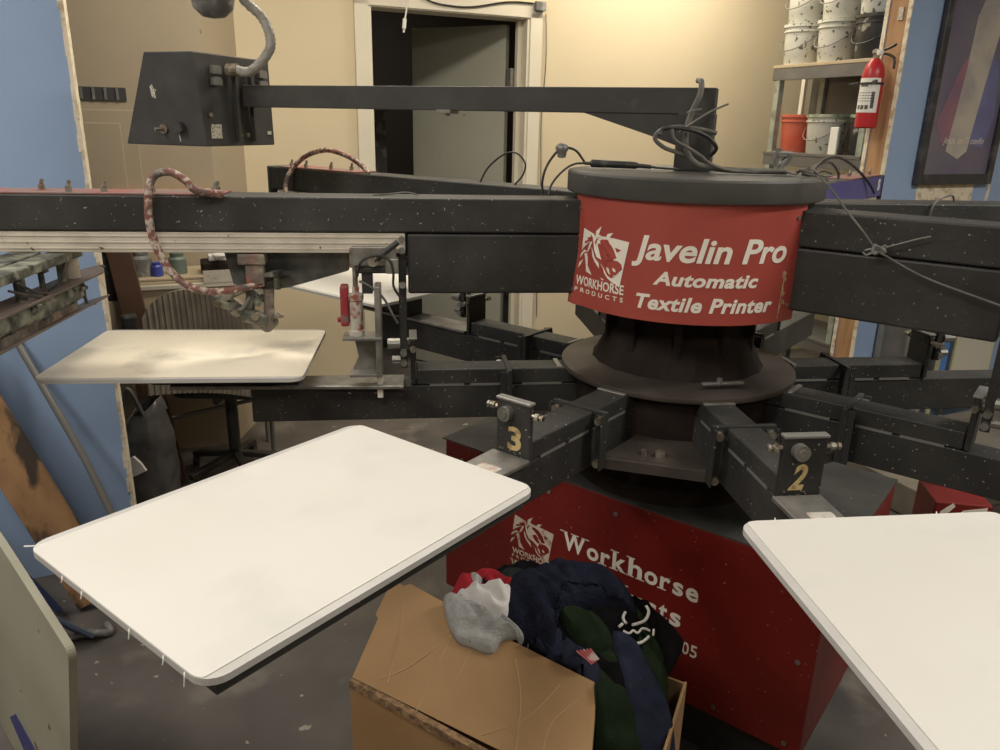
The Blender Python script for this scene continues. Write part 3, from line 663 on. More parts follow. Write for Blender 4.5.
bm = B(); tube(bm, [f3(.268,-.190,.948),f3(.280,-.197,.949),f3(.285,-.205,.948)], .001, 5); obj('frayed_thread', bm, M['white'], t3)
bm = B()
for v in (-.15,-.06,.1): tube(bm, [f2(-.278,v,.947),f2(-.282,v+.002,.950)], .0008, 5)
multi('frayed_thread', bm, M['white'], t2)
# ================================================================ HOSES AND CABLES
def wirething(name, label, cat, pts, r, m, k=6, rings=0):
    bm = B(); tube(bm, pts, r, 8, True, rings, k); return tag(obj(name, bm, m, smooth=60), label, cat)
wirething('air_hose','paint-splashed red hose looping down in front of the long left print arm','hose',
 [(-.61,1.70,1.322),(-.657,1.676,1.330),(-.679,1.673,1.352),(-.708,1.670,1.368),(-.737,1.666,1.362),(-.751,1.664,1.341),(-.759,1.664,1.310),(-.761,1.663,1.257),(-.752,1.664,1.207),(-.730,1.667,1.159),(-.702,1.670,1.128),(-.661,1.675,1.112),(-.608,1.70,1.110),(-.55,1.74,1.119)], .0085, M['hose'])
wirething('air_hose','brown-red hose arching over the far end of the rear left print arm','hose',
 [(-.760,2.72,1.234),(-.750,2.735,1.293),(-.694,2.731,1.354),(-.600,2.658,1.384),(-.514,2.590,1.370),(-.459,2.547,1.342),(-.435,2.53,1.320)], .0085, M['hose'])
wirething('thin_cable','thin black cable arching above the rear left arm beside the door trim','cable',
 [(-.071,2.294,1.315),(-.048,2.276,1.359),(-.005,2.243,1.397),(.031,2.214,1.404),(.056,2.195,1.378),(.051,2.198,1.346),(.030,2.215,1.319)], .0026, M['rubber'])
wt_ = thing('plugged_cable','looping black cable with a grey round plug rising just left of the drum lid','cable',(.10,1.95,1.316))
bm = B(); tube(bm, [(.096,1.950,1.316),(.094,1.950,1.345),(.100,1.950,1.375),(.115,1.950,1.403),(.139,1.950,1.427),(.171,1.950,1.423),(.192,1.950,1.400),(.200,1.950,1.389)], .003, 8); obj('cable', bm, M['rubber'], wt_, smooth=True)
bm = B(); lathe(bm, (.139,1.948,1.423), [(0,-.02),(.010,-.018),(.012,-.004),(.016,0),(.016,.008),(.009,.014),(0,.016)], 12); obj('plug', bm, M['tubegrey'], wt_, smooth=True)
lc = thing('lid_cable','black cable with a thick inline connector lying across the drum lid','cable',(.25,1.88,1.386))
bm = B(); tube(bm, [(.105,1.85,1.322),(.111,1.860,1.345),(.131,1.860,1.372),(.158,1.860,1.392),(.195,1.87,1.396),(.32,1.872,1.392),(.366,1.870,1.389),(.404,1.830,1.389)], .0026, 8); obj('cable', bm, M['rubber'], lc, smooth=True)
bm = B(); tube(bm, [(.19,1.871,1.396),(.21,1.872,1.396),(.26,1.872,1.395),(.30,1.872,1.394),(.345,1.872,1.391)], [.004,.009,.0085,.0085,.005], 10, True); obj('inline_connector', bm, M['rubber'], lc, smooth=True)
pc = thing('power_cable_coil','dusty grey cable tied in loops around the boom post on the drum lid','cable',(.44,1.80,1.386))
bm = B(); tube(bm, [(.432,1.85,1.582),(.429,1.806,1.576),(.427,1.800,1.550),(.413,1.800,1.514),(.405,1.800,1.480),(.406,1.800,1.444),(.418,1.795,1.416),(.443,1.790,1.400),(.494,1.780,1.393),(.558,1.775,1.392),(.631,1.775,1.392)], .0065, 10); obj('main_cable', bm, M['cabledust'], pc, smooth=True)
bm = B(); tube(bm, [(.47,1.79,1.470),(.434,1.800,1.478),(.389,1.800,1.482),(.350,1.800,1.475),(.335,1.800,1.457),(.356,1.800,1.438),(.385,1.800,1.428),(.42,1.800,1.416)], .0048, 8); obj('cable_loop', bm, M['cabledust'], pc, smooth=True)
bm = B(); tube(bm, [(.365,1.770,1.476),(.374,1.770,1.454),(.405,1.770,1.438),(.433,1.770,1.422),(.460,1.770,1.404),(.512,1.77,1.391),(.60,1.775,1.389)], .004, 8); obj('cable_loop', bm, M['cabledust'], pc, smooth=True)
bm = B(); tube(bm, [(.34,1.775,1.464),(.352,1.780,1.479),(.408,1.775,1.476),(.449,1.785,1.462),(.475,1.80,1.439),(.472,1.83,1.421)], .0045, 8); obj('cable_loop', bm, M['rubber'], pc, smooth=True)
bm = B(); tube(bm, [(.485,1.775,1.532),(.45,1.785,1.515),(.417,1.780,1.495),(.385,1.785,1.470)], .0022, 6); tube(bm, [(.43,1.785,1.52),(.41,1.782,1.517),(.40,1.79,1.512)], .0018, 6); obj('cable_tie', bm, M['tubegrey'], pc, smooth=True)
kw = thing('tension_wire','thin knotted grey wire running from the drum lid across the right print arm','wire',(.70,1.60,1.30))
def knotpts(c, r, n, seed):
    random.seed(seed); return [Vector(c)+Vector((math.cos(i*2.1)*r*1.6, random.uniform(-.3,.3)*r, math.sin(i*2.7)*r)) for i in range(n)]
bm = B(); tube(bm, [(.61,1.772,1.392),(.625,1.760,1.392),(.646,1.755,1.388),(.655,1.755,1.398),(.667,1.750,1.391),(.684,1.735,1.386),(.66,1.74,1.390),(.640,1.72,1.400),(.66,1.69,1.395),(.64,1.64,1.403),(.665,1.610,1.370),(.692,1.588,1.332),(.723,1.564,1.292),(.751,1.548,1.256),(.775,1.536,1.241),(.807,1.511,1.222),(.837,1.488,1.208),(.872,1.460,1.196),(.907,1.433,1.185),(.947,1.401,1.172)], .0021, 6); obj('wire', bm, M['cabledust'], kw, smooth=True)
bm = B(); tube(bm, [(.64,1.74,1.392),(.66,1.735,1.399),(.68,1.73,1.392),(.70,1.73,1.386),(.72,1.74,1.389),(.70,1.745,1.397),(.675,1.745,1.386),(.655,1.75,1.388)], .0024, 6); obj('upper_knot', bm, M['rubber'], kw, smooth=True)
bm = B(); tube(bm, knotpts((.755,1.548,1.256), .009, 14, 3), .0028, 6); tube(bm, [(.728,1.555,1.249),(.735,1.553,1.244),(.745,1.55,1.25),(.740,1.55,1.256),(.730,1.552,1.253)], .002, 6); obj('lower_knot', bm, M['clutter'], kw, smooth=True)
bm = B(); tube(bm, [(.757,1.556,1.255),(.781,1.537,1.267),(.808,1.517,1.281),(.83,1.502,1.290)], .0016, 6); obj('wire_tail', bm, M['tubegrey'], kw, smooth=True)
cr = thing('wire_clamp','crusty grey clamp fitting standing on the right side of the drum lid','clamp',(.637,1.84,1.384))
bm = B(); tube(bm, [(.637,1.84,1.384),(.640,1.84,1.402),(.652,1.838,1.418),(.655,1.835,1.43)], .009, 8); obj('stem', bm, M['tubegrey'], cr, smooth=True)
bm = B(); box(bm, (.640,1.838,1.427), (.045,.02,.014), rz(20), .003); cyl(bm, (.62,1.83,1.40),(.627,1.83,1.44), .007, 8); obj('jaw', bm, M['clutter'], cr)
wirething('thin_cable','black cable arching over the purple-blue print arm','cable',
 [(.954,2.481,1.322),(.965,2.50,1.350),(1.040,2.591,1.391),(1.143,2.722,1.394),(1.255,2.84,1.356),(1.352,2.93,1.300),(1.391,2.96,1.262)], .0045, M['rubber'])
wirething('thin_cable','pair of short grey hoses bent over the inner end of the purple-blue print arm','hose',
 [(.960,2.53,1.322),(.985,2.555,1.358),(1.037,2.602,1.381),(1.105,2.690,1.378),(1.159,2.758,1.346),(1.17,2.775,1.322)], .005, M['cabledust'])
wirething('thin_cable','thin dark wire bent over the back right print arm below the picture','wire',
 [(1.035,1.90,1.250),(1.035,1.895,1.298),(1.046,1.900,1.322),(1.072,1.911,1.334),(1.097,1.925,1.336),(1.106,1.93,1.322)], .0025, M['cabledust'])
wirething('wire_scrap','small curled wire scrap lying on top of the left print arm','wire scrap',
 [(-.30,1.792,1.3195),(-.284,1.797,1.3195),(-.26,1.80,1.3215),(-.235,1.803,1.325),(-.215,1.806,1.324),(-.198,1.807,1.3195)], .0017, M['cabledust'])

# ================================================================ CLUSTERS UNDER THE LEFT PRINT ARM
LA = 186.93
cp = thing('screen_clamp','red and white air cylinder clamp under the inner end of the aluminium rail','clamp', P(LA,.79,.03,.907))
bm = B(); lathe(bm, P(LA,.800,.045,1.0), [(.0,.0),(.018,.0),(.018,.012),(.0155,.014),(.0155,.082),(.018,.085),(.018,.098),(.008,.1),(.008,.115),(0,.115)], 20); obj('air_cylinder', bm, mat('rusty_white_cylinder',(.50,.47,.42),.5,.1,(.3,.1,.07),40,.5,.6), cp, 'rusty white air cylinder', smooth=35)
bm = B(); abox(bm, LA, .817, .836, .02, .055, 1.022, 1.118, .004); abox(bm, LA, .836, .845, .03, .045, 1.03, 1.04, .002); obj('valve_block', bm, mat('ink_red_block',(.30,.03,.035),.5,0,(.2,.12,.11),40,.5,.6), cp, 'red ink-covered valve block')
bm = B(); abox(bm, LA, .742, .832, .015, .075, .993, 1.000, .001); abox(bm, LA, .742, .757, .012, .070, .905, 1.12, .003); abox(bm, LA, .742, .820, .015, .07, .902, .909, .001); prism(bm, [(.757,.995),(.81,.995),(.80,.94),(.815,.908),(.757,.908)], lambda u,v,t: P(LA,u,.02+t,v), 0, .004); obj('angle_bracket', bm, M['steel'], cp, 'dull steel angle bracket')
bm = B(); abox(bm, LA, .743, .757, .03, .045, .84, .912, .002); obj('white_strut', bm, M['cream'], cp, 'white strut')
bm = B(); abox(bm, LA, .705, .805, .049, .062, 1.165, 1.210, .003); abox(bm, LA, .700, .73, .04, .075, 1.15, 1.185, .003); obj('rail_bracket', bm, M['steel'], cp)
bm = B(); abox(bm, LA, .715, .800, .035, .06, 1.148, 1.163, .004); abox(bm, LA, .76,.785,.03,.055,1.10,1.15,.003); obj('slide_block', bm, M['rubber'], cp, 'black slide block')
bm = B(); tube(bm, [P(LA,.752,.068,1.178),P(LA,.735,.070,1.195),P(LA,.700,.072,1.222)], .0065, 10, False); obj('lever', bm, M['black'], cp, 'black clamp lever', smooth=True)
bm = B(); knob(bm, P(LA,.757,.062,1.178), P(LA,0,1,0)-P(LA,0,0,0), .012, .012, 12); obj('pivot_bolt', bm, M['bolt'], cp, smooth=True)
bm = B(); tube(bm, [P(LA,.795,.05,1.14),P(LA,.785,.07,1.175),P(LA,.755,.082,1.193),P(LA,.722,.08,1.185),P(LA,.712,.078,1.155),P(LA,.712,.07,1.12),P(LA,.695,.06,1.09)], .003, 8); obj('upper_tube', bm, M['rubber'], cp, smooth=True)
bm = B(); tube(bm, [P(LA,.79,.055,1.13),P(LA,.765,.06,1.118),P(LA,.735,.062,1.09),P(LA,.715,.06,1.05),P(LA,.705,.055,1.03)], .003, 8); obj('lower_tube', bm, M['cabledust'], cp, smooth=True)
bm = B(); knob(bm, P(LA,.800,.045,1.108), (0,0,1), .006, .055, 8); lathe(bm, P(LA,.805,.045,1.16), [(0,0),(.007,0),(.007,.045),(0,.045)], 8); obj('fitting', bm, M['bolt'], cp)
# ink-caked clamp cluster
def lumps(bm, pts, n, s, seed):
    random.seed(seed)
    for _ in range(n):
        p = random.choice(pts); q = Vector(p)+Vector((random.uniform(-1,1),random.uniform(-1,1),random.uniform(-1,1)))*s
        box(bm, q, (random.uniform(.4,1)*s*1.6,random.uniform(.4,1)*s*1.6,random.uniform(.4,1)*s*1.3), Matrix.Rotation(random.uniform(-1,1),3,'Y')@rz(random.uniform(-50,50)), s*.15)
hc = thing('ink_caked_holder','ink-caked squeegee holder cluster hanging under the rail beside the hose end','squeegee holder',(-.56,1.76,1.01))
bm = B(); prism(bm, [(-.640,1.188),(-.362,1.192),(-.364,1.143),(-.50,1.104),(-.545,1.098),(-.625,1.112)], lambda u,v,t: Vector((u,1.772+(u+.5)*.12+t,v)), 0, .02); obj('side_plate', bm, mat('blotchy_dark_plate',(.05,.055,.055),.55,.1,(.16,.16,.14),14,.45,.7,.3,40), hc, 'blotchy dark side plate')
def beam(bm, a, b, w, h): 
    a=Vector(a); b=Vector(b); d=(b-a); L=d.length; x=d.normalized(); y=Vector((0,0,1)).cross(x); y = y.normalized() if y.length>.05 else Vector((0,1,0)); z=x.cross(y)
    R=Matrix((x,y,z)).transposed(); box(bm, (a+b)/2, (L,w,h), R, min(w,h)*.18)
bm = B(); beam(bm, (-.665,1.745,1.075),(-.595,1.75,1.108), .03,.022); beam(bm, (-.655,1.74,1.072),(-.55,1.745,1.035), .025,.018); beam(bm, (-.60,1.75,1.11),(-.555,1.75,1.075), .028,.016); obj('left_jaw', bm, M['grime'], hc)
bm = B(); beam(bm, (-.575,1.745,1.115),(-.592,1.745,1.045), .026,.02); beam(bm, (-.60,1.74,1.045),(-.545,1.745,1.028), .03,.03); lumps(bm, [(-.585,1.74,1.05),(-.57,1.74,1.08)], 6, .011, 4); obj('centre_jaw', bm, M['grime'], hc)
bm = B(); cyl(bm, (-.54,1.745,1.105),(-.545,1.745,1.018), .012, 12); cyl(bm, (-.548,1.735,1.020),(-.548,1.775,1.020), .0165, 14); lumps(bm, [(-.53,1.745,1.045),(-.525,1.745,1.03)], 5, .010, 5); obj('right_roller', bm, M['grimered'], hc, 'red ink-caked roller', smooth=40)
bm = B()
for (x,z) in ((-.655,1.072),(-.57,1.043),(-.615,1.05)): knob(bm, (x,1.735,z), (0,-1,0), .009, .012, 8)
multi('bolt', bm, M['bolt'], hc)
bm = B(); cyl(bm, (-.520,1.745,1.105),(-.520,1.745,1.138), .008, 8)
prism(bm, [(math.cos(k*math.pi/5)*(.031 if k%2==0 else .016), math.sin(k*math.pi/5)*(.031 if k%2==0 else .016)) for k in range(10)], lambda u,v,t: Vector((-.518+u, 1.748+v, 1.137+t+u*.1)), 0, .010); obj('star_knob', bm, M['grime'], hc, 'five-pointed star knob')
bm = B(); tube(bm, [(-.60,1.73,1.10),(-.575,1.725,1.112),(-.555,1.73,1.095)], .004, 6); tube(bm, [(-.63,1.735,1.05),(-.60,1.73,1.062),(-.58,1.73,1.09)], .004, 6); obj('tie_wire', bm, M['tubegrey'], hc, smooth=True)
bm = B(); abox(bm, LA, 1.0, 1.06, .0,.045,1.165,1.19,.003); abox(bm, LA, 1.005,1.045,.01,.04,1.12,1.165,.002); obj('carriage_foot', bm, M['grimered'], hc)
# squeegee head, far left, seen end-on
dS = Vector((.095,-.9955,0)); nS = Vector((.9955,.095,0))
def SQ(l, w_, z): return Vector((-.975,1.775,0)) + dS*l + nS*w_ + Vector((0,0,z))
def sbox(bm, l0,l1,w0,w1,z0,z1,bev=.002,sk=0): return hexa(bm, [SQ(l0,w0,z0),SQ(l1,w0,z0),SQ(l1,w1,z0),SQ(l0,w1,z0),SQ(l0,w0+sk,z1),SQ(l1,w0+sk,z1),SQ(l1,w1+sk,z1),SQ(l0,w1+sk,z1)], bev)
sq = thing('squeegee_head','ink-crusted squeegee head with brown blade jutting in from the left picture edge','squeegee', tuple(SQ(.3,0,1.05)))
bm = B(); hexa(bm, [SQ(-.03,-.028,1.046),SQ(.62,-.028,1.046),SQ(.62,.034,1.066),SQ(-.03,.034,1.066),SQ(-.03,-.028,1.051),SQ(.62,-.028,1.051),SQ(.62,.034,1.071),SQ(-.03,.034,1.071)][::1], .001); obj('flood_bar', bm, M['squeegee'], sq, 'brown flat flood blade')
bm = B(); sbox(bm, .09,.62,-.014,.012,1.056,1.10,.004); obj('blade', bm, M['grimered'], sq, 'red-stained squeegee blade')
bm = B(); sbox(bm, .055,.62,-.028,.020,1.082,1.120,.008); lumps(bm, [tuple(SQ(l,.014,1.10)) for l in (.08,.12,.16,.22,.26,.3,.34,.38,.45)], 26, .014, 8); obj('blade_holder', bm, M['grime'], sq, 'ink-crusted blade holder')
bm = B(); hexa(bm, [SQ(-.06,-.03,1.122),SQ(.62,-.05,1.122),SQ(.62,.03,1.122),SQ(-.02,.03,1.122),SQ(-.06,-.03,1.127),SQ(.62,-.05,1.127),SQ(.62,.03,1.127),SQ(-.02,.03,1.127)], .001); prism(bm, [(-.06,-.03),(-.115,-.01),(-.10,.004),(-.085,-.004),(-.07,.012),(-.02,.03)], lambda u,v,t: SQ(u,v,t), 1.122, 1.127); obj('clamp_plate', bm, M['squeegee'], sq)
bm = B(); lathe(bm, SQ(.055,-.01,1.127), [(0,0),(.019,0),(.019,.07),(.010,.072),(.010,.082),(0,.082)], 18); obj('air_cylinder', bm, M['alu'], sq, 'pale air cylinder', smooth=35)
for (l,w_) in ((.17,-.02),(.40,-.02)):
    bm = B(); lathe(bm, SQ(l,w_,1.127), [(0,0),(.006,0),(.006,.030),(.016,.034),(.016,.040),(.024,.043),(.024,.054),(.010,.058),(0,.058)], 14); obj('black_knob', bm, M['grime'], sq, 'dark threaded knob', smooth=35)
bm = B(); cyl(bm, SQ(.10,-.01,1.127), SQ(.10,-.01,1.185), .009, 10); cyl(bm, SQ(.30,0,1.12), SQ(.30,0,1.18), .011, 10); multi('post', bm, M['grime'], sq, None, 40)
bm = B(); sbox(bm, .03,.62,-.035,.012,1.172,1.192,.003); sbox(bm, .10,.62,-.11,-.045,1.165,1.192,.003); obj('upper_bar', bm, M['grime'], sq)
bm = B(); sbox(bm, .06,.62,-.17,-.10,1.155,1.163,.001); obj('side_tray', bm, M['palletedge'], sq, 'pale tray edge')
bm = B(); tube(bm, [SQ(.03,.0,1.09),SQ(.03,.004,1.06),SQ(.0,.01,1.053)], .004, 8, False); obj('hook_rod', bm, M['tubegrey'], sq, smooth=True)
bm = B(); tube(bm, [SQ(.10,.0,1.17),SQ(.15,.01,1.14),SQ(.21,.01,1.128)], .0028, 6); tube(bm, [SQ(.33,.01,1.17),SQ(.29,.02,1.145),SQ(.24,.02,1.128)], .0028, 6); tube(bm, [SQ(.36,.01,1.16),SQ(.31,.02,1.14),SQ(.27,.02,1.128)], .0028, 6); multi('thin_tube', bm, M['rubber'], sq, None, True)
bm = B()
for l in (.14,.22,.29,.36): knob(bm, SQ(l,.010,1.105), nS, .006, .010, 6)
multi('bolt', bm, M['bolt'], sq)
# hoses hanging under the rear left arm
wirething('air_hose','two thin dark tubes hanging in a V under the drive box left of the nameplate','hose',
 [P(141.93,.75,.0,1.12),P(141.93,.74,.0,1.06),P(141.93,.71,.0,1.0),P(141.93,.69,.0,.955),P(141.93,.70,.0,1.0),P(141.93,.695,.0,1.06),P(141.93,.72,.0,1.12)], .004, M['rubber'])
t = thing('rear_clamp','black toothed clamp jaws hanging under the rear left print arm','clamp', P(141.93,.85,0,1.03))
bm = B(); abox(bm, 141.93, .73, .80, -.03,.03,1.075,1.19,.006); abox(bm,141.93,.80,.90,-.02,.03,1.10,1.19,.006); obj('jaw_block', bm, M['hub'], t)
bm = B(); tube(bm, [P(141.93,.78,-.03,1.10),P(141.93,.84,-.04,1.06),P(141.93,.90,-.03,1.08),P(141.93,.97,0,1.04)], .012, 8); lumps(bm, [tuple(P(141.93,.84,-.03,1.07)),tuple(P(141.93,.92,-.02,1.06)),tuple(P(141.93,.98,-.02,1.03))], 9, .018, 11); obj('jaw', bm, M['hub'], t, smooth=40)
bm = B(); abox(bm, 141.93, .86, 1.03, -.05,.03,1.012,1.026,.003); obj('foot_plate', bm, M['rubber'], t)

# ================================================================ FLOOR JUNK, LEFT SIDE
def slab(bm, a, b, wdir, w, th, bev=.003):
    """board from a to b, width along wdir, thickness th"""
    a=Vector(a); b=Vector(b); x=(b-a).normalized(); y=Vector(wdir); y=(y-x*y.dot(x)).normalized(); z=x.cross(y); L=(b-a).length
    R=Matrix((x,y,z)).transposed(); box(bm, (a+b)/2, (L,w,th), R, bev)
bm = B(); slab(bm, (-1.25,2.07,.03), (-1.68,2.085,1.06), (.9135,.4067,0), .125, .028)
tag(obj('wooden_plank', bm, M['plank']), 'orange-brown ink-stained wooden plank leaning on the blue partition', 'plank')
bm = B(); slab(bm, (-1.385,2.05,.02), (-1.86,1.95,.85), (.6,-.7,.3), .22, .02)
tag(obj('navy_board', bm, M['navyboard']), 'narrow navy blue board leaning behind the ink-stained plank at left', 'board')
bm = B(); slab(bm, (-1.20,1.905,.015), (-1.50,1.76,.36), (.5,-.6,.5), .10, .012)
tag(obj('slate_board', bm, M['slateboard']), 'short slate blue offcut lying at the foot of the leaning plank', 'offcut')
bm = B(); tube(bm, [(-1.13,2.15,.012),(-1.30,2.20,.45),(-1.475,2.235,.83)], .011, 10, False)
tag(obj('metal_rod', bm, M['tubegrey'], smooth=True), 'thin grey metal rod leaning diagonally on the blue partition', 'rod')
bm = B(); K = Vector((-.722,1.108,.60)); A_=Vector((-.257,.224,.100)).normalized(); B_=Vector((-.058,.043,-.260)); B_=(B_-A_*B_.dot(A_)).normalized(); N_=A_.cross(B_)
Lb = .60/abs(B_.z)
prism(bm, rrect(.62,Lb,.02,5,.31,Lb/2), lambda u,v,t: K+A_*u+B_*v+N_*t, 0, .014)
ob = obj('leaning_board', bm, M['oldboard']); tag(ob, 'dirty greenish-white board with a blue tape mark propped in the lower left corner', 'board')
MW[ob] = Matrix.Translation(ob.location)
sgn = 1 if N_.y < 0 else -1
bm = B(); prism(bm, [(.325,.525),(.285,.470),(.170,.470),(.225,.560)], lambda u,v,t: K+A_*u+B_*v+N_*(t if sgn>0 else .014-t), -.0008 if sgn<0 else .0141, .0149 if sgn>0 else 0)
obj('tape_mark', bm, M['tape'], ob, 'smeared blue tape mark')
random.seed(5)
bm = B(); tube(bm, [(-1.21,1.93,.01),(-1.18,1.91,.022),(-1.15,1.93,.012),(-1.17,1.955,.02)], .012, 8); tube(bm, [(-1.30,1.86,.012),(-1.22,1.90,.02),(-1.17,1.92,.014)], .009, 8)
tag(obj('rag_scrap', bm, M['clutter'], smooth=True), 'dusty grey scrap of rag on the floor at the foot of the plank', 'rag')
# background left: bag, cart, office chair, locker
def bagmesh(c, rx, ry, h, seed):
    bm = B(); n=40; prev=None
    for k in range(15):
        t=k/14; prof = (1-.10*t)*(1 if t<.75 else 1-.35*(t-.75)/.25); ring=[]
        for j in range(n):
            a=2*math.pi*j/n; q=Vector((math.cos(a),math.sin(a),t*2)); f=prof*(1+.16*noise.noise(q*2.2+Vector((seed,0,0)))+.05*noise.noise(q*7)); 
            sx = abs(math.cos(a))**.75*(1 if math.cos(a)>0 else -1); sy=abs(math.sin(a))**.75*(1 if math.sin(a)>0 else -1)
            ring.append(bm.verts.new(Vector(c)+Vector((rx*sx*f, ry*sy*f, h*t*(1+.10*math.cos(a-.4)*t)))))
        if prev:
            for j in range(n): bm.faces.new((prev[j],prev[(j+1)%n],ring[(j+1)%n],ring[j]))
        else: bm.faces.new(ring[::-1])
        prev=ring
    return bm
bg = thing('trash_bag','crumpled grey plastic bag standing on the floor beside the blue partition edge','bag',(-1.39,2.80,0))
bm = bagmesh((-1.39,2.80,.0), .10, .09, .40, 1.0); o=obj('bag_body', bm, M['bag'], bg, smooth=True)
so=o.modifiers.new('s','SOLIDIFY'); so.thickness=.003
for (p,q,r_) in (((-1.46,2.75,.36),(-1.42,2.75,.49),(-1.37,2.75,.38)),((-1.40,2.84,.37),(-1.36,2.84,.48),(-1.32,2.83,.38))):
    bm = B(); tube(bm, [p,q,r_], .008, 8); obj('handle', bm, M['bag'], bg, smooth=True)
bm = B(); prism(bm, [(0,0),(.05,.03),(.075,.0),(.09,-.03),(.05,-.05),(0,-.06)], lambda u,v,t: Vector((-1.44+u, 2.66+u*.1+t, .215+v)), 0, .012); tag(obj('paper_scrap', bm, M['whitecloth']), 'white crumpled paper poking out between the grey bag and the blue partition', 'paper')
# beige cart with clutter
sc_ = toW(-1.50,2.98); cs, cv = sc_
ct = thing('metal_cart','beige metal cart with a bright rim and cluttered top behind the ribbed chair','cart', W(cs+.25,cv+.1,0), 24*D)
bm = B(); wbox(bm, cs, cs+.56, cv, cv+.26, .60, .850, .006); obj('body', bm, M['cartbeige'], ct)
bm = B(); wbox(bm, cs-.01, cs+.57, cv-.012, cv, .815, .835, .003); wbox(bm, cs+.30, cs+.55, cv-.014, cv-.012, .835,.885,.0); obj('rim', bm, M['alu'], ct, 'bright metal rim')
bm = B(); wbox(bm, cs-.005, cs+.565, cv, cv+.265, .850, .860, .002); obj('tray', bm, M['cartbeige'], ct)
for (a_,b_2) in ((.03,.03),(.53,.03),(.03,.23),(.53,.23)):
    bm = B(); cyl(bm, W(cs+a_,cv+b_2,.0), W(cs+a_,cv+b_2,.61), .011, 8); obj('leg', bm, M['tubegrey'], ct, smooth=40)
def jar(s,v,z,r,h,m,label,cat='container',name='container'):
    bm=B(); lathe(bm, W(s,v,z), [(0,0),(r,0),(r*1.02,h*.1),(r,h*.7),(r*.75,h*.82),(r*.8,h),(0,h)], 18); return tag(obj(name,bm,m,smooth=35),label,cat)
jar(cs+.07,cv+.09,.861,.045,.10,M['clutter'],'grey round tub at the left end of the beige cart')
jar(cs+.13,cv+.06,.861,.022,.055,mat('blue_cap',(.05,.07,.35),.4),'small blue bottle beside the grey tub on the beige cart','bottle','bottle')
jar(cs+.21,cv+.10,.861,.035,.085,mat('green_tin',(.14,.18,.15),.5),'grey-green tin in the middle of the beige cart','tin','tin')
bm=B(); wbox(bm, cs+.30,cs+.52,cv+.03,cv+.15,.861,.910,.008); tag(obj('tool_case',bm,M['hub']),'dark flat case on the right half of the beige cart','case')
bm=B(); lathe(bm, W(cs+.37,cv+.02,.94), [(0,-.014),(.02,-.014),(.028,0),(.026,.006),(0,.006)], 18); wbox(bm, cs+.33,cs+.50,cv+.05,cv+.11,.911,.935,.004); tag(obj('white_roll',bm,M['whitecloth'],smooth=35),'white rounded roll on the dark case on the beige cart','roll')
# ribbed office chair
oc = thing('office_chair','office chair with brown vertically ribbed rounded back behind the shadow-smudged pallet','chair',(-1.16,2.78,0))
bm = B(); NX=60; w_=.215; zb0=.44; grid={}
for i in range(NX+1):
    x=-w_+2*w_*i/NX; top=.70+.155*(1-(abs(x)/w_)**2.6)**.5 if abs(x)<w_ else .70
    rib=.004*math.cos(i/NX*2*math.pi*22)
    for j in range(7):
        z=zb0+(top-zb0)*j/6; y=.05*(x/w_)**2*-1+.02*math.sin((z-zb0)*6)
        for k in (0,1): grid[i,j,k]=bm.verts.new((-1.16+x, 2.86+y+(rib if k==0 else .03), z))
for i in range(NX):
    for j in range(6):
        bm.faces.new((grid[i,j,0],grid[i+1,j,0],grid[i+1,j+1,0],grid[i,j+1,0])); bm.faces.new((grid[i,j,1],grid[i,j+1,1],grid[i+1,j+1,1],grid[i+1,j,1]))
    bm.faces.new((grid[i,6,0],grid[i+1,6,0],grid[i+1,6,1],grid[i,6,1])); bm.faces.new((grid[i,0,0],grid[i,0,1],grid[i+1,0,1],grid[i+1,0,0]))
for j in range(6):
    bm.faces.new((grid[0,j,0],grid[0,j+1,0],grid[0,j+1,1],grid[0,j,1])); bm.faces.new((grid[NX,j,0],grid[NX,j,1],grid[NX,j+1,1],grid[NX,j+1,0]))
obj('backrest', bm, M['chair'], oc, 'ribbed brown backrest')
bm = B(); prism(bm, rrect(.40,.30,.07,6,-1.14,3.05), lambda u,v,t: Vector((u,v,t)), .40, .46); obj('seat', bm, M['black'], oc, 'black seat')
bm = B(); cyl(bm, (-1.14,3.05,.12),(-1.14,3.05,.40),.025,12); obj('gas_post', bm, M['black'], oc, smooth=40)
bm = B(); tube(bm, [(-1.14,3.0,.39),(-1.15,2.92,.38),(-1.16,2.905,.48),(-1.16,2.90,.60)], .014, 8, False); obj('back_bracket', bm, M['black'], oc, smooth=40)
for k in range(5):
    a=k*72*D+.3; bm=B(); beam(bm,(-1.14,3.05,.10),(-1.14+.22*math.cos(a),3.05+.22*math.sin(a),.06),.035,.025); lg=obj('leg', bm, M['black'], oc)
    bm=B(); cyl(bm,(-1.14+.21*math.cos(a)-.012,3.05+.21*math.sin(a),.027),(-1.14+.21*math.cos(a)+.012,3.05+.21*math.sin(a),.027),.026,12); obj('caster', bm, M['rubber'], lg, smooth=40)
bm = B(); cyl(bm, W(cs+.03,cv+.03,.24), W(cs+.53,cv+.03,.30), .009, 10); obj('cross_rail', bm, M['tubegrey'], ct, smooth=40)
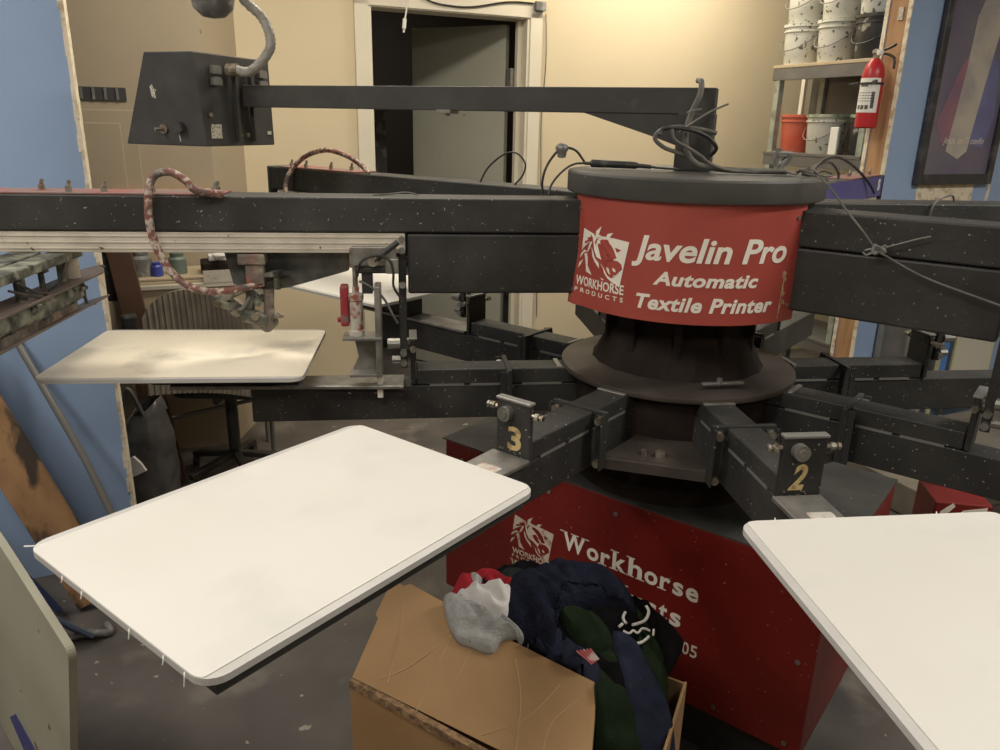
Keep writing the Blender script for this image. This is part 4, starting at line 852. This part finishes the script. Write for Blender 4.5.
# locker, roll and leaning brown board
lk = toW(-1.66,2.90); bm=B(); wbox(bm, lk[0], lk[0]+.17, lk[1], lk[1]+.16, 0,.78,.004); tag(obj('small_locker',bm,M['cartbeige']),'narrow beige locker between the blue partition edge and the leaning brown board','locker')
bm=B(); lathe(bm,(-1.56,3.0,.78),[(0,0),(.045,0),(.05,.015),(.05,.24),(.04,.25),(0,.25)],24); tag(obj('black_canister',bm,M['rubber'],smooth=35),'tall black canister standing on the narrow beige locker','canister')
bm=B(); box(bm,(-1.46,2.915,.70),(.06,.05,.08),rz(30),.012); cyl(bm,(-1.465,2.91,.60),(-1.465,2.91,.70),.022,10); tag(obj('small_motor',bm,M['rubber']),'small black motor hanging on the front of the narrow beige locker','motor')
bm=B(); slab(bm,(-1.36,2.93,.01),(-1.50,2.97,1.04),(1,.3,0),.09,.02); tag(obj('brown_board',bm,M['brown']),'dark brown board leaning left of the beige cart','board')
bm=B(); wbox(bm, S0-.40, S0+.0-.02, q0[1]-.06, q0[1]-.002, 1.13,1.19,.003); tag(obj('wooden_ledge',bm,M['wood']),'wooden ledge on the tan wall just above the left print arm','ledge')
bm=B(); wbox(bm, S0-.38, S0-.04, q0[1]-.064, q0[1]-.0605, 1.14,1.165,.0); tag(obj('dark_strip',bm,M['navyboard']),'dark strip fixed along the wooden ledge','strip')

# ================================================================ CARDBOARD BOX + CLOTHES
A0=Vector((-.273,1.225,0)); EE=Vector((.85,-.525,0)).normalized(); GG=Vector((.525,.85,0)).normalized()
B0=A0+EE*.60; D0=A0+GG*.40; C0=Vector((.378,1.235,0))
cbx = thing('cardboard_box','large crushed cardboard box in front of the red cabinet, filled with clothes','box',((A0+B0+C0+D0)/4)[:])
def panel(a,b,h0,h1,th,zl=0):
    bm=B(); n=Vector((-(b-a).y,(b-a).x,0)).normalized()*th
    hexa(bm,[a+Vector((0,0,zl)),b+Vector((0,0,zl)),b+n+Vector((0,0,zl)),a+n+Vector((0,0,zl)),a+Vector((0,0,h0)),b+Vector((0,0,h1)),b+n+Vector((0,0,h1)),a+n+Vector((0,0,h0))],.0015); return bm
obj('front_panel', panel(A0-GG*.008,B0-GG*.008,.446,.452,.006), M['cardboard'], cbx)
obj('left_panel', panel(A0,D0,.446,.40,-.006), M['cardboard'], cbx)
obj('back_panel', panel(D0,C0,.40,.452,-.006), M['cardboard'], cbx)
obj('right_panel', panel(B0+EE*0.0,C0,.452,.455,.006), M['cardboard'], cbx)
bm=B(); prism(bm,[(p.x,p.y) for p in (A0,B0,C0,D0)],lambda u,v,t:Vector((u,v,t)),.002,.008); obj('bottom_panel',bm,M['cardboard'],cbx)
# flap
fl=[Vector(p) for p in ((-.273,1.225,.456),(-.235,1.33,.512),(-.243,1.335,.520),(-.222,1.385,.555),(-.205,1.392,.560),(-.19,1.378,.561),(-.175,1.383,.560),(-.111,1.331,.561),(-.049,1.293,.562),(.03,1.224,.551),(.18,1.12,.545),(.176,1.07,.515),(.168,1.023,.488),(.155,.94,.455),(.13,.98,.458),(-.003,1.062,.456))]
nf=(fl[8]-fl[0]).cross(fl[15]-fl[0]).normalized(); nf = nf if nf.z>0 else -nf
def flat(p): return p-nf*((p-fl[0]).dot(nf))*.8
fl=[flat(p) for p in fl]
bm=B(); a=[bm.verts.new(p) for p in fl]; b=[bm.verts.new(p-nf*.006) for p in fl]
bm.faces.new(a); bm.faces.new(b[::-1])
for i in range(len(fl)): bm.faces.new((a[i],b[i],b[(i+1)%len(fl)],a[(i+1)%len(fl)]))
bmesh.ops.recalc_face_normals(bm,faces=bm.faces); fp=obj('folded_flap',bm,M['cardboard'],cbx)
def flapz(x,y): return fl[0].z-((x-fl[0].x)*nf.x+(y-fl[0].y)*nf.y)/nf.z
# creases and torn strip on the flap
bm=B()
for pts in (((-.14,1.14),(-.06,1.30)),((-.10,1.12),(-.015,1.27)),((-.20,1.20),(-.19,1.27),(-.185,1.34)),((-.22,1.21),(-.16,1.22),(-.08,1.26)),((.04,1.04),(.05,1.12),(.04,1.19)),((-.02,1.08),(.06,1.09),(.12,1.13)),((.08,1.0),(.10,1.07),(.15,1.10))):
    tube(bm,[Vector((x,y,flapz(x,y)-.0003)) for x,y in pts],.0013,5)
obj('crease',bm,mat('cardboard_crease',(.46,.31,.16),.8),fp)
bm=B(); top=[];bot=[]
random.seed(9)
pp=[]
for i in range(40):
    t=i/39; e1=A0.lerp(Vector((.155,.94,0)),t); o1=.004+random.random()*.006; 
    pp.append((e1,o1))
for i in range(39):
    (e1,o1),(e2,o2)=pp[i],pp[i+1]; z=.446
    hexa(bm,[e1-GG*.010+Vector((0,0,z-.006)),e2-GG*.010+Vector((0,0,z-.006)),e2+GG*.006+Vector((0,0,z-.006)),e1+GG*.006+Vector((0,0,z-.006)),e1-GG*o1+Vector((0,0,z+.004+o1*.5)),e2-GG*o2+Vector((0,0,z+.004+o2*.5)),e2+GG*.006+Vector((0,0,z+.008)),e1+GG*.006+Vector((0,0,z+.008))])
obj('torn_fold',bm,M['cardcut'],cbx,'dark torn cardboard fold')
# clothes
pe=Vector((.85,-.525)).normalized(); pg=Vector((.525,.85)).normalized(); pc0=Vector((.14,1.345))
def pile(x,y):
    q=Vector((x,y))-pc0; a=q.dot(pe)/.32; b=q.dot(pg)/.235; r=abs(a)**2.4+abs(b)**2.4
    return .30+.288*math.sqrt(1-r) if r<1 else .30-(r-1)*.3
def surf(x,y):
    z=pile(x,y)
    # left of the flap's right/top edge the flap carries the cloth
    p1=Vector((-.21,1.39)); p2=Vector((.18,1.12)); d=(p2-p1).normalized(); side=(Vector((x,y))-p1).cross(d) if False else ((x-p1.x)*d.y-(y-p1.y)*d.x)
    if side>-.005 and x<.178: z=max(z,flapz(x,y)+.003)
    return z
def garment(name,label,cat,poly,lift,m,seed,fold=.010,ang=0,fs=14,th=.004,sm=3,group='clothes heaped in the cardboard box'):
    n0=len(poly); pts=[]
    for i in range(n0):
        p=[Vector(poly[(i+k-1)%n0]) for k in range(4)]
        for k in range(10):
            t=k/10; pts.append(.5*((2*p[1])+(-p[0]+p[2])*t+(2*p[0]-5*p[1]+4*p[2]-p[3])*t*t+(-p[0]+3*p[1]-3*p[2]+p[3])*t**3))
    c=sum(pts,Vector((0,0)))/len(pts); bm=B(); R_=22; prev=None
    ca,sa=math.cos(ang*D),math.sin(ang*D)
    def zz(x,y,rho):
        u=(x*ca+y*sa)*fs; v=(-x*sa+y*ca)*fs*.35
        w1=noise.noise(Vector((u,v,seed))); w2=abs(noise.noise(Vector((u*1.9+3,v*1.6,seed+5)))); w1+=.35*(.5-abs(noise.noise(Vector((u*3.3,v*2.6,seed+9))))*2)
        edge=min(1,(1-rho)/.22)
        return surf(x,y)+lift*(.35+.65*edge**.5)+fold*1.7*(w1+1.5*(w2-.25))*(.5+.5*edge)
    cv_=bm.verts.new((c.x,c.y,zz(c.x,c.y,0)))
    for r_ in range(1,R_+1):
        rho=r_/R_; ring=[]
        for p in pts:
            q=c+(p-c)*rho; ring.append(bm.verts.new((q.x,q.y,zz(q.x,q.y,rho))))
        n=len(ring)
        for j in range(n):
            if prev is None: bm.faces.new((cv_,ring[j],ring[(j+1)%n]))
            else: bm.faces.new((prev[j],ring[j],ring[(j+1)%n],prev[(j+1)%n]))
        prev=ring
    # hem turned down
    ring=[bm.verts.new(v.co+Vector((0,0,-.012))+Vector((c.x-v.co.x,c.y-v.co.y,0))*.02) for v in prev]
    for j in range(len(ring)): bm.faces.new((prev[j],ring[j],ring[(j+1)%n],prev[(j+1)%n]))
    bmesh.ops.recalc_face_normals(bm,faces=bm.faces)
    o=obj(name,bm,m,smooth=True); o.data.materials[0]; s=o.modifiers.new('t','SOLIDIFY'); s.thickness=th; s.offset=-1
    o.data.set_sharp_from_angle(angle=3.1)
    tag(o,label,cat,group); MW[o]=Matrix.Translation(o.location); o['_']=0; del o['_']
    return o, zz
# core of the heap
core=[(pc0+pe*.24*math.copysign(abs(math.cos(t))**.83,math.cos(t))+pg*.23*math.copysign(abs(math.sin(t))**.83,math.sin(t))) for t in [k*math.pi/9 for k in range(18)]]
core=[(q if (q.x+.21)*(-.5692)-(q.y-1.39)*.8222 < -.005 else Vector((q.x,q.y))+Vector((.5692,.8222))*((q.x+.21)*(-.5692)*-1*-1-(q.y-1.39)*.8222+.012)) for q in core]
garment('black_shirt','large black garment forming the base of the clothes heap',"clothes",[(p.x,p.y) for p in core],.0,M['blackcloth'],2.0,.012)
garment('olive_shirt','dark green garment down the right side of the heap beside the box rim',"clothes",[(.19,1.38),(.265,1.335),(.305,1.26),(.325,1.185),(.31,1.12),(.28,1.13),(.27,1.214),(.23,1.30)],.014,M['greencloth'],3.1,.012,60)
garment('grey_shirt','small dull grey shirt at the far left back of the heap',"clothes",[(-.145,1.42),(-.112,1.475),(-.055,1.46),(-.028,1.415),(-.04,1.37),(-.08,1.35),(-.12,1.38)],.022,M['greycloth'],4.2,.010,20)
rs,_=garment('red_shirt','bright red shirt between the grey shirt and the white cloth',"clothes",[(-.10,1.43),(-.06,1.49),(-.01,1.45),(.02,1.39),(.045,1.33),(.075,1.285),(.055,1.235),(.01,1.27),(-.03,1.33),(-.06,1.37)],.026,M['redcloth'],5.3,.012,30)
garment('green_black_shirt','blackish-green folded shirt behind the white collar',"clothes",[(-.005,1.345),(.0,1.40),(.03,1.425),(.07,1.39),(.09,1.325),(.05,1.295),(.02,1.31)],.020,M['deepgreen'],6.4,.008,10)
g7,z7=garment('printed_black_shirt','black shirt with a white printed face on the right of the heap',"clothes",[(.10,1.24),(.145,1.275),(.206,1.32),(.265,1.31),(.300,1.255),(.310,1.18),(.285,1.125),(.23,1.13),(.176,1.165),(.12,1.19)],.020,M['blackcloth'],7.7,.010,45)
garment('navy_shirt','large navy shirt spread over the top of the heap',"clothes",[(.005,1.30),(.04,1.36),(.10,1.395),(.165,1.405),(.225,1.375),(.270,1.32),(.278,1.275),(.235,1.28),(.18,1.262),(.12,1.24),(.11,1.19),(.085,1.185),(.055,1.215),(.02,1.25)],.042,M['navy'],8.8,.013,35,12)
garment('white_shirt','white shirt crumpled against the navy shirt',"clothes",[(-.085,1.385),(-.045,1.39),(-.015,1.345),(.03,1.325),(.035,1.27),(.015,1.255),(-.03,1.30),(-.07,1.35)],.040,M['whitecloth'],9.9,.012,25)
garment('light_grey_shirt','light grey speckled t-shirt hanging over the cardboard flap',"clothes",[(-.105,1.385),(-.055,1.36),(-.01,1.30),(.034,1.252),(.066,1.215),(.035,1.222),(.015,1.222),(-.005,1.205),(-.045,1.225),(-.075,1.245),(-.10,1.30)],.030,M['greycloth'],11.1,.010,55)
garment('dark_green_hood','dark green folded cloth piece in the middle of the heap',"clothes",[(.118,1.25),(.143,1.255),(.175,1.24),(.212,1.21),(.22,1.185),(.177,1.178),(.145,1.20)],.040,M['greencloth'],12.2,.008,40)
garment('navy_sleeve','short navy sleeve under the front of the large navy shirt',"clothes",[(.06,1.235),(.111,1.23),(.15,1.195),(.194,1.155),(.17,1.135),(.115,1.17)],.028,M['bluecloth'],13.3,.010,-30)
garment('green_trouser_leg','dark green cloth hanging between the flap and the slate blue sleeve',"clothes",[(.18,1.195),(.218,1.19),(.25,1.15),(.27,1.10),(.275,1.05),(.24,1.035),(.185,1.05),(.178,1.137)],.026,M['greencloth'],14.4,.010,70)
garment('slate_blue_sleeve','slate blue sleeve hanging over the right rim of the box',"clothes",[(.215,1.21),(.257,1.21),(.29,1.17),(.325,1.13),(.335,1.09),(.31,1.065),(.265,1.075),(.24,1.13)],.034,M['bluecloth'],15.5,.009,60)
# print on the black shirt
def onz(x,y,l=.008): x-=.022; return Vector((x,y,max(z7(x,y,.3),surf(x,y)+.026)+l))
bm=B()
for pts,r_ in ((((.318,1.285),(.321,1.272),(.311,1.249),(.296,1.235),(.282,1.226)),.003),(((.271,1.25),(.265,1.235),(.270,1.225)),.0028),(((.262,1.209),(.273,1.207),(.282,1.215),(.29,1.213),(.30,1.225),(.308,1.228),(.316,1.228)),.0022),(((.268,1.200),(.283,1.193),(.298,1.200),(.312,1.215)),.0028),(((.325,1.235),(.322,1.222)),.0022),(((.255,1.215),(.262,1.222)),.003)):
    tube(bm,[onz(x,y) for x,y in pts],r_,6)
o=obj('white_print',bm,M['white'],g7,'white printed face outline',smooth=True)
bm=B(); 
for k in range(5):
    s_=k/5; a_=Vector((.150,1.168)).lerp(Vector((.180,1.168)),s_); b2=Vector((.178,1.150)).lerp(Vector((.192,1.156)),s_)
    tube(bm,[Vector((a_.x,a_.y,surf(a_.x,a_.y)+.046)),Vector((b2.x,b2.y,surf(b2.x,b2.y)+.044))],.0021,6)
tag(obj('striped_patch',bm,mat('pink_white_stripe',(.62,.5,.47),.8,0,(.5,.12,.12),60,.45,.55),smooth=True),'small red and white striped patch between the flap edge and the dark green cloth','cloth patch','clothes heaped in the cardboard box')

# ================================================================ RIGHT BACKGROUND: SHELF
SS=1.652
sh = thing('storage_shelf','grey shelving unit with ink buckets between the back wall and the fire extinguisher','shelf', W(SS+.18,-.83,0), 24*D)
for z0,z1 in ((1.79,1.806),(1.352,1.368),(.90,.916),(.42,.436)):
    bm=B(); wbox(bm, SS, SS+.36, -1.165, -.50, z0, z1, .002); obj('shelf_board', bm, M['cartbeige'] if z0>1.7 else M['shelf'], sh)
for z0,z1 in ((1.73,1.789),(1.30,1.351),(.85,.899),(.37,.419)):
    for s_ in (SS+.002, SS+.34):
        bm=B(); wbox(bm, s_, s_+.02, -1.160,-.505, z0,z1,.002); obj('front_rail' if s_<SS+.1 else 'rear_rail', bm, M['shelf'], sh)
for (s_,v_) in ((SS+.004,-.56),(SS+.004,-1.163),(SS+.32,-.56),(SS+.32,-1.163)):
    bm=B(); wbox(bm, s_, s_+.035, v_, v_+.035, 0, 1.79 if v_>-1 else 1.79,.003); obj('post', bm, M['shelfpost'], sh)
bm=B(); wbox(bm, SS+.34, SS+.352, -.90,-.45,1.37,1.785); obj('back_panel', bm, M['shelf'], sh, 'dark back panel')
bm=B(); wbox(bm, SS+.30, SS+.32, -.435,-.41,1.37,1.79); obj('back_batten', bm, M['cream'], sh, 'pale batten')
def bucket(s,v,z,r,h,m,label,lidm=None,group=None,handle=True,hm=None):
    t=thing('ink_bucket',label,'bucket',W(s,v,z),0,group); c=W(s,v,z)
    bm=B(); lathe(bm,c,[(0,0),(r*.86,0),(r*.88,.004),(r*.97,h*.80),(r*1.04,h*.81),(r*1.04,h*.85),(r*.98,h*.86),(r*1.0,h*.93),(r*1.05,h*.935),(r*1.05,h),(0,h)],32); obj('bucket_body',bm,m,t,smooth=35)
    bm=B(); lathe(bm,c+Vector((0,0,h*.935)),[(r*1.052,0),(r*1.07,0),(r*1.07,h*.07),(r*.99,h*.075),(r*.97,h*.05),(0,h*.05)],32); obj('lid_rim',bm,lidm or m,t,smooth=35)
    if handle:
        bm=B(); pts=[]
        for k in range(9):
            a=math.pi*k/8; off=math.cos(a)*r*1.09; dn=math.sin(a)*h*.50
            q=W(s-math.sin(a)*r*1.12, v+off, z+h*.84-dn); pts.append(q)
        tube(bm,pts,.003,6); obj('wire_handle',bm,hm or M['wire'],t,smooth=True)
    return t
G1='ink buckets on the storage shelf'
bucket(SS+.115,-.585,1.806,.105,.195,M['bucket'],'splattered white bucket, lower one at the far left end of the top shelf',None,G1)
bucket(SS+.115,-.82,1.806,.105,.195,M['bucket'],'white bucket with black smears, lower one in the middle of the top shelf',None,G1)
bucket(SS+.115,-1.055,1.806,.105,.195,M['bucketblack'],'black bucket at the right end of the top shelf beside the stud',None,G1,True,M['rubber'])
bucket(SS+.115,-.585,2.0055,.105,.195,M['bucket'],'white bucket stacked on the far left bucket of the top shelf',None,G1)
bucket(SS+.115,-.82,2.0055,.105,.195,M['bucket'],'white bucket stacked on the middle bucket of the top shelf',None,G1)
bucket(SS+.115,-1.055,2.0055,.105,.195,M['bucket'],'white bucket stacked on the black bucket',None,G1)
bucket(SS+.11,-.625,1.368,.088,.19,M['bucketred'],'orange-red bucket on the lower shelf',None,G1,False)
bucket(SS+.11,-.83,1.368,.102,.19,M['bucket'],'splattered white bucket with green-crusted lid on the lower shelf',M['inklid'],G1)
bucket(SS+.14,-1.06,1.368,.085,.19,M['bucketblack'],'black scratched bucket at the right end of the lower shelf',M['inklid'],G1,False)
bm=B(); wbox(bm, SS+.015, SS+.03, -.995,-.945,1.3685,1.50,.002); tag(obj('white_card',bm,M['white']),'narrow white card standing between the white and the black bucket on the lower shelf','card')
# fire extinguisher on the stud end
fx=thing('fire_extinguisher','red fire extinguisher with white label hanging on the wooden stud end','fire extinguisher',W(ps-.062,-1.352,1.49))
cE=W(ps-.062,-1.352,1.495)
bm=B(); lathe(bm,cE,[(0,0),(.038,0),(.044,.006),(.045,.02),(.045,.215),(.043,.235),(.034,.262),(.020,.280),(.016,.285),(0,.285)],32); obj('cylinder',bm,M['extred'],fx,'red cylinder',smooth=40)
bm=B()
n=20; pv_={}
ax0=math.atan2(-WV.y*0-WU.y,-WU.x)  # direction facing -S
for i in range(n+1):
    a=ax0-1.2+2.4*i/n+.35
    for j,z in enumerate((.065,.205)):
        for k,r_ in enumerate((.0452,.0462)): pv_[i,j,k]=bm.verts.new(cE+Vector((math.cos(a)*r_,math.sin(a)*r_,z)))
for i in range(n):
    bm.faces.new((pv_[i,0,1],pv_[i+1,0,1],pv_[i+1,1,1],pv_[i,1,1]))
    for j in (0,1): bm.faces.new((pv_[i,j,0],pv_[i+1,j,0],pv_[i+1,j,1],pv_[i,j,1]))
bmesh.ops.recalc_face_normals(bm,faces=bm.faces); lb=obj('label',bm,M['white'],fx,'white instruction label',smooth=40)
bm=B()
def le(a,z,t=0): A=ax0+.35+a; r_=.0464+t; return cE+Vector((math.cos(A)*r_,math.sin(A)*r_,z))
for (a0,a1,z0,z1) in [(-.75,-.45,.078,.095),(-.35,-.05,.078,.095),(.05,.35,.078,.095)]+[(-.8,.8,.11+.011*k,.114+.011*k) for k in range(4)]+[(.5,.8,.082,.15),(-.7,.1,.17,.18)]:
    m_=6; 
    for i in range(m_):
        b0=a0+(a1-a0)*i/m_; b1=a0+(a1-a0)*(i+.85)/m_
        bm.faces.new([bm.verts.new(le(*q)) for q in ((b0,z0),(b1,z0),(b1,z1),(b0,z1))])
obj('label_print',bm,M['ink'],lb)
bm=B(); lathe(bm,cE+Vector((0,0,.283)),[(0,0),(.013,0),(.013,.02),(.018,.022),(.018,.035),(.008,.04),(0,.04)],16); obj('valve',bm,M['bolt'],fx,smooth=40)
bm=B(); tube(bm,[cE+Vector((.0,0,.31)),W(ps-.05,-1.40,1.818),W(ps-.045,-1.43,1.832)],.006,8,False); tube(bm,[cE+Vector((0,0,.302)),W(ps-.055,-1.40,1.795),W(ps-.05,-1.435,1.775),W(ps-.05,-1.44,1.735)],.0055,8); obj('handle',bm,M['rubber'],fx,'black handle and lever',smooth=True)
bm=B(); lathe(bm,W(ps-.085,-1.39,1.80),[(0,-.012),(.012,-.010),(.014,0),(.012,.010),(0,.012)],14); obj('pressure_gauge',bm,M['white'],fx,smooth=True)
bm=B(); lathe(bm,cE+Vector((0,0,.178)),[(.0455,0),(.0475,0),(.0475,.010),(.0455,.010)],28); beam(bm,W(ps-.10,-1.315,1.68),W(ps-.115,-1.275,1.676),.008,.008); beam(bm,W(ps-.10,-1.39,1.68),W(ps-.115,-1.42,1.685),.014,.014); obj('bracket_strap',bm,M['rubber'],fx,'black bracket strap')
bm=B(); wbox(bm, ps-.003, ps+.002, -1.40,-1.375,1.93,1.98,.001); tag(obj('stud_tag',bm,M['label']),'small pale tag stapled to the wooden stud above the extinguisher','tag')
# picture
PV=pv-.004
pf=thing('framed_picture','tall dark-framed picture with soft pale, rose and blue tones on the blue wall','picture',W(ps+.45,PV,1.26))
sA,sB,zA,zB=ps+.180,ps+.680,1.258,2.35
for (s0,s1,z0,z1) in ((sA,sA+.035,zA,zB),(sB-.035,sB,zA,zB),(sA+.035,sB-.035,zA,zA+.045),(sA+.035,sB-.035,zB-.04,zB)):
    bm=B(); wbox(bm,s0,s1,PV-.028,PV,z0,z1,.004); obj('frame_rail',bm,M['frame'],pf)
bm=B(); wbox(bm,sA+.03,sB-.03,PV-.012,PV-.002,zA+.04,zB-.03)
cvs=obj('canvas',bm,mat('violet_slate_canvas',(.13,.115,.19),.45,0,(.19,.175,.20),4,.35,.7),pf,'violet grey canvas')
def pcv(u,v,t): return W(sA+.035+(sB-sA-.07)*u, PV-.0125-t, zA+.045+(2.15-zA-.045)*v)
bm=B(); prism(bm,[(.30,.12),(.50,.08),(.62,.12),(.70,.45),(.80,.80),(.70,.93),(.52,.93),(.40,.78),(.38,.50)],pcv,0,.0006); obj('pale_area',bm,mat('cream_paint_area',(.52,.48,.41),.5,0,(.36,.33,.33),6,.38,.62),cvs)
bm=B(); prism(bm,[(.08,.26),(.20,.16),(.32,.18),(.40,.50),(.42,.62),(.30,.54)],pcv,0,.0004); obj('rose_area',bm,mat('rose_paint_area',(.38,.17,.19),.5,0,(.2,.13,.2),5,.35,.65),cvs)
bm=B(); prism(bm,[(.62,.16),(.86,.14),(.95,.30),(.86,.56),(.74,.62),(.68,.40)],pcv,0,.0004); obj('blue_area',bm,mat('blue_paint_area',(.19,.21,.42),.5,0,(.14,.14,.28),5,.35,.65),cvs)
obj('inscription', map_text(text_bm('Jes\u00fas, en Ti conf\u00edo',0,.35),.23,.86,.150,.192,lambda u,v,t:pcv(u,v,t+.0007)), mat('faded_gold_lettering',(.7,.62,.5),.5), cvs)
# leaning silk screens and coloured boards on the low platform
bm=B(); box(bm, (2.15,3.25,.07), (1.3,.60,.13), R24, .005); tag(obj('low_platform',bm,mat('stained_board',(.24,.215,.18),.7,0,(.15,.13,.11),5,.4,.65,.2,20,layer=((.4,.38,.34),3,.62,.8))),'low stained grey-brown platform on the floor at the right edge','platform')
GS='printing screens stacked on edge below the picture'
cols=[(.20,.21,.20),(.05,.05,.055),(.26,.27,.25),(.30,.30,.26),(.05,.06,.08),(.42,.43,.26)]
names=['grey','black','pale grey','weathered olive grey','dark navy','yellowish']
for k in range(6):
    s0=ps+.125+k*.038; t=thing('printing_screen','%s framed printing screen standing on edge in the stack below the picture'%names[k],'printing screen',W(s0,pv-.10,.136),0,GS)
    mm=mat('screen_frame_%s'%names[k].replace(' ','_'),cols[k],.6,0,tuple(c*.7 for c in cols[k]),9,.4,.65)
    bm=B()
    for (v0,v1,z0,z1) in ((-.20,-.17,.136,.80),(-.04,-.01,.136,.80),(-.17,-.04,.136,.176),(-.17,-.04,.76,.80)): wbox(bm,s0,s0+.032,pv+v0,pv+v1,z0,z1,.002)
    obj('screen_frame',bm,mm,t)
    bm=B(); wbox(bm,s0+.014,s0+.016,pv-.17,pv-.04,.176,.76); obj('mesh',bm,M['shelf'],t)
for (s0,s1,m_,lab,nm_) in ((ps+.435,ps+.62,M['screenblue'],'bright blue framed screen leaning on the wall right of the stacked screens','blue'),(ps+.635,ps+.93,mat('cream_mesh',(.62,.60,.52),.6),'cream framed screen leaning on the wall beside the bright blue one','cream')):
    t=thing('printing_screen',lab,'printing screen',W((s0+s1)/2,pv-.06,.136)); 
    bm=B(); 
    for (a_,b_3,z0,z1) in ((s0,s0+.022,.136,.86),(s1-.022,s1,.136,.86),(s0+.022,s1-.022,.136,.158),(s0+.022,s1-.022,.838,.86)): wbox(bm,a_,b_3,pv-.06,pv-.03,z0,z1,.002)
    obj('screen_frame',bm,M['slateboard'] if nm_=='blue' else M['screenyellow'],t)
    bm=B(); wbox(bm,s0+.022,s1-.022,pv-.056,pv-.052,.158,.838); obj('mesh',bm,m_,t)
    if nm_=='blue':
        bm=B(); wbox(bm,s0+.03,s0+.12,pv-.0575,pv-.0562,.52,.62); obj('dark_stencil',bm,M['navyboard'],t)
# red sticker box behind the press at the right
rbx=thing('red_control_box','small red box with a white emblem mark behind the cabinet at the right','box',(1.31,2.0,0))
bm=B(); box(bm,(1.33,2.02,.245),(.15,.15,.49),rz(-10),.004); obj('body',bm,M['redcab'],rbx)
Rr=rz(-10)
def rbf(u,v,t): return Vector((1.33,2.02,0))+Rr@Vector((u*.75,-.0755-t,v-.06))
bm=B(); prism(bm,[(-.06,.47),(.0,.53),(.08,.545),(.085,.50),(.03,.49),(-.02,.455)],rbf,0,.0006); prism(bm,[(-.07,.50),(-.03,.54),(-.04,.55),(-.08,.52)],rbf,0,.0006); obj('white_emblem',bm,M['cream'],rbx)
# ================================================================ CAMERA
cd_ = bpy.data.cameras.new('camera'); cam = bpy.data.objects.new('camera', cd_); C.objects.link(cam)
cd_.sensor_width = 36; cd_.lens = 766.15/1000*36; cd_.clip_start = .05
Rm = Matrix.Rotation(math.pi/2-.3168, 4, 'X') @ Matrix.Rotation(.0224, 4, 'Z')
cam.matrix_world = Matrix.Translation((0,0,1.48)) @ Rm
sc = bpy.context.scene; sc.camera = cam
sc.view_settings.view_transform = 'Standard'; sc.view_settings.look = 'None'; sc.view_settings.gamma = 1; sc.view_settings.use_curve_mapping = False
sc.view_settings.exposure = 0.0
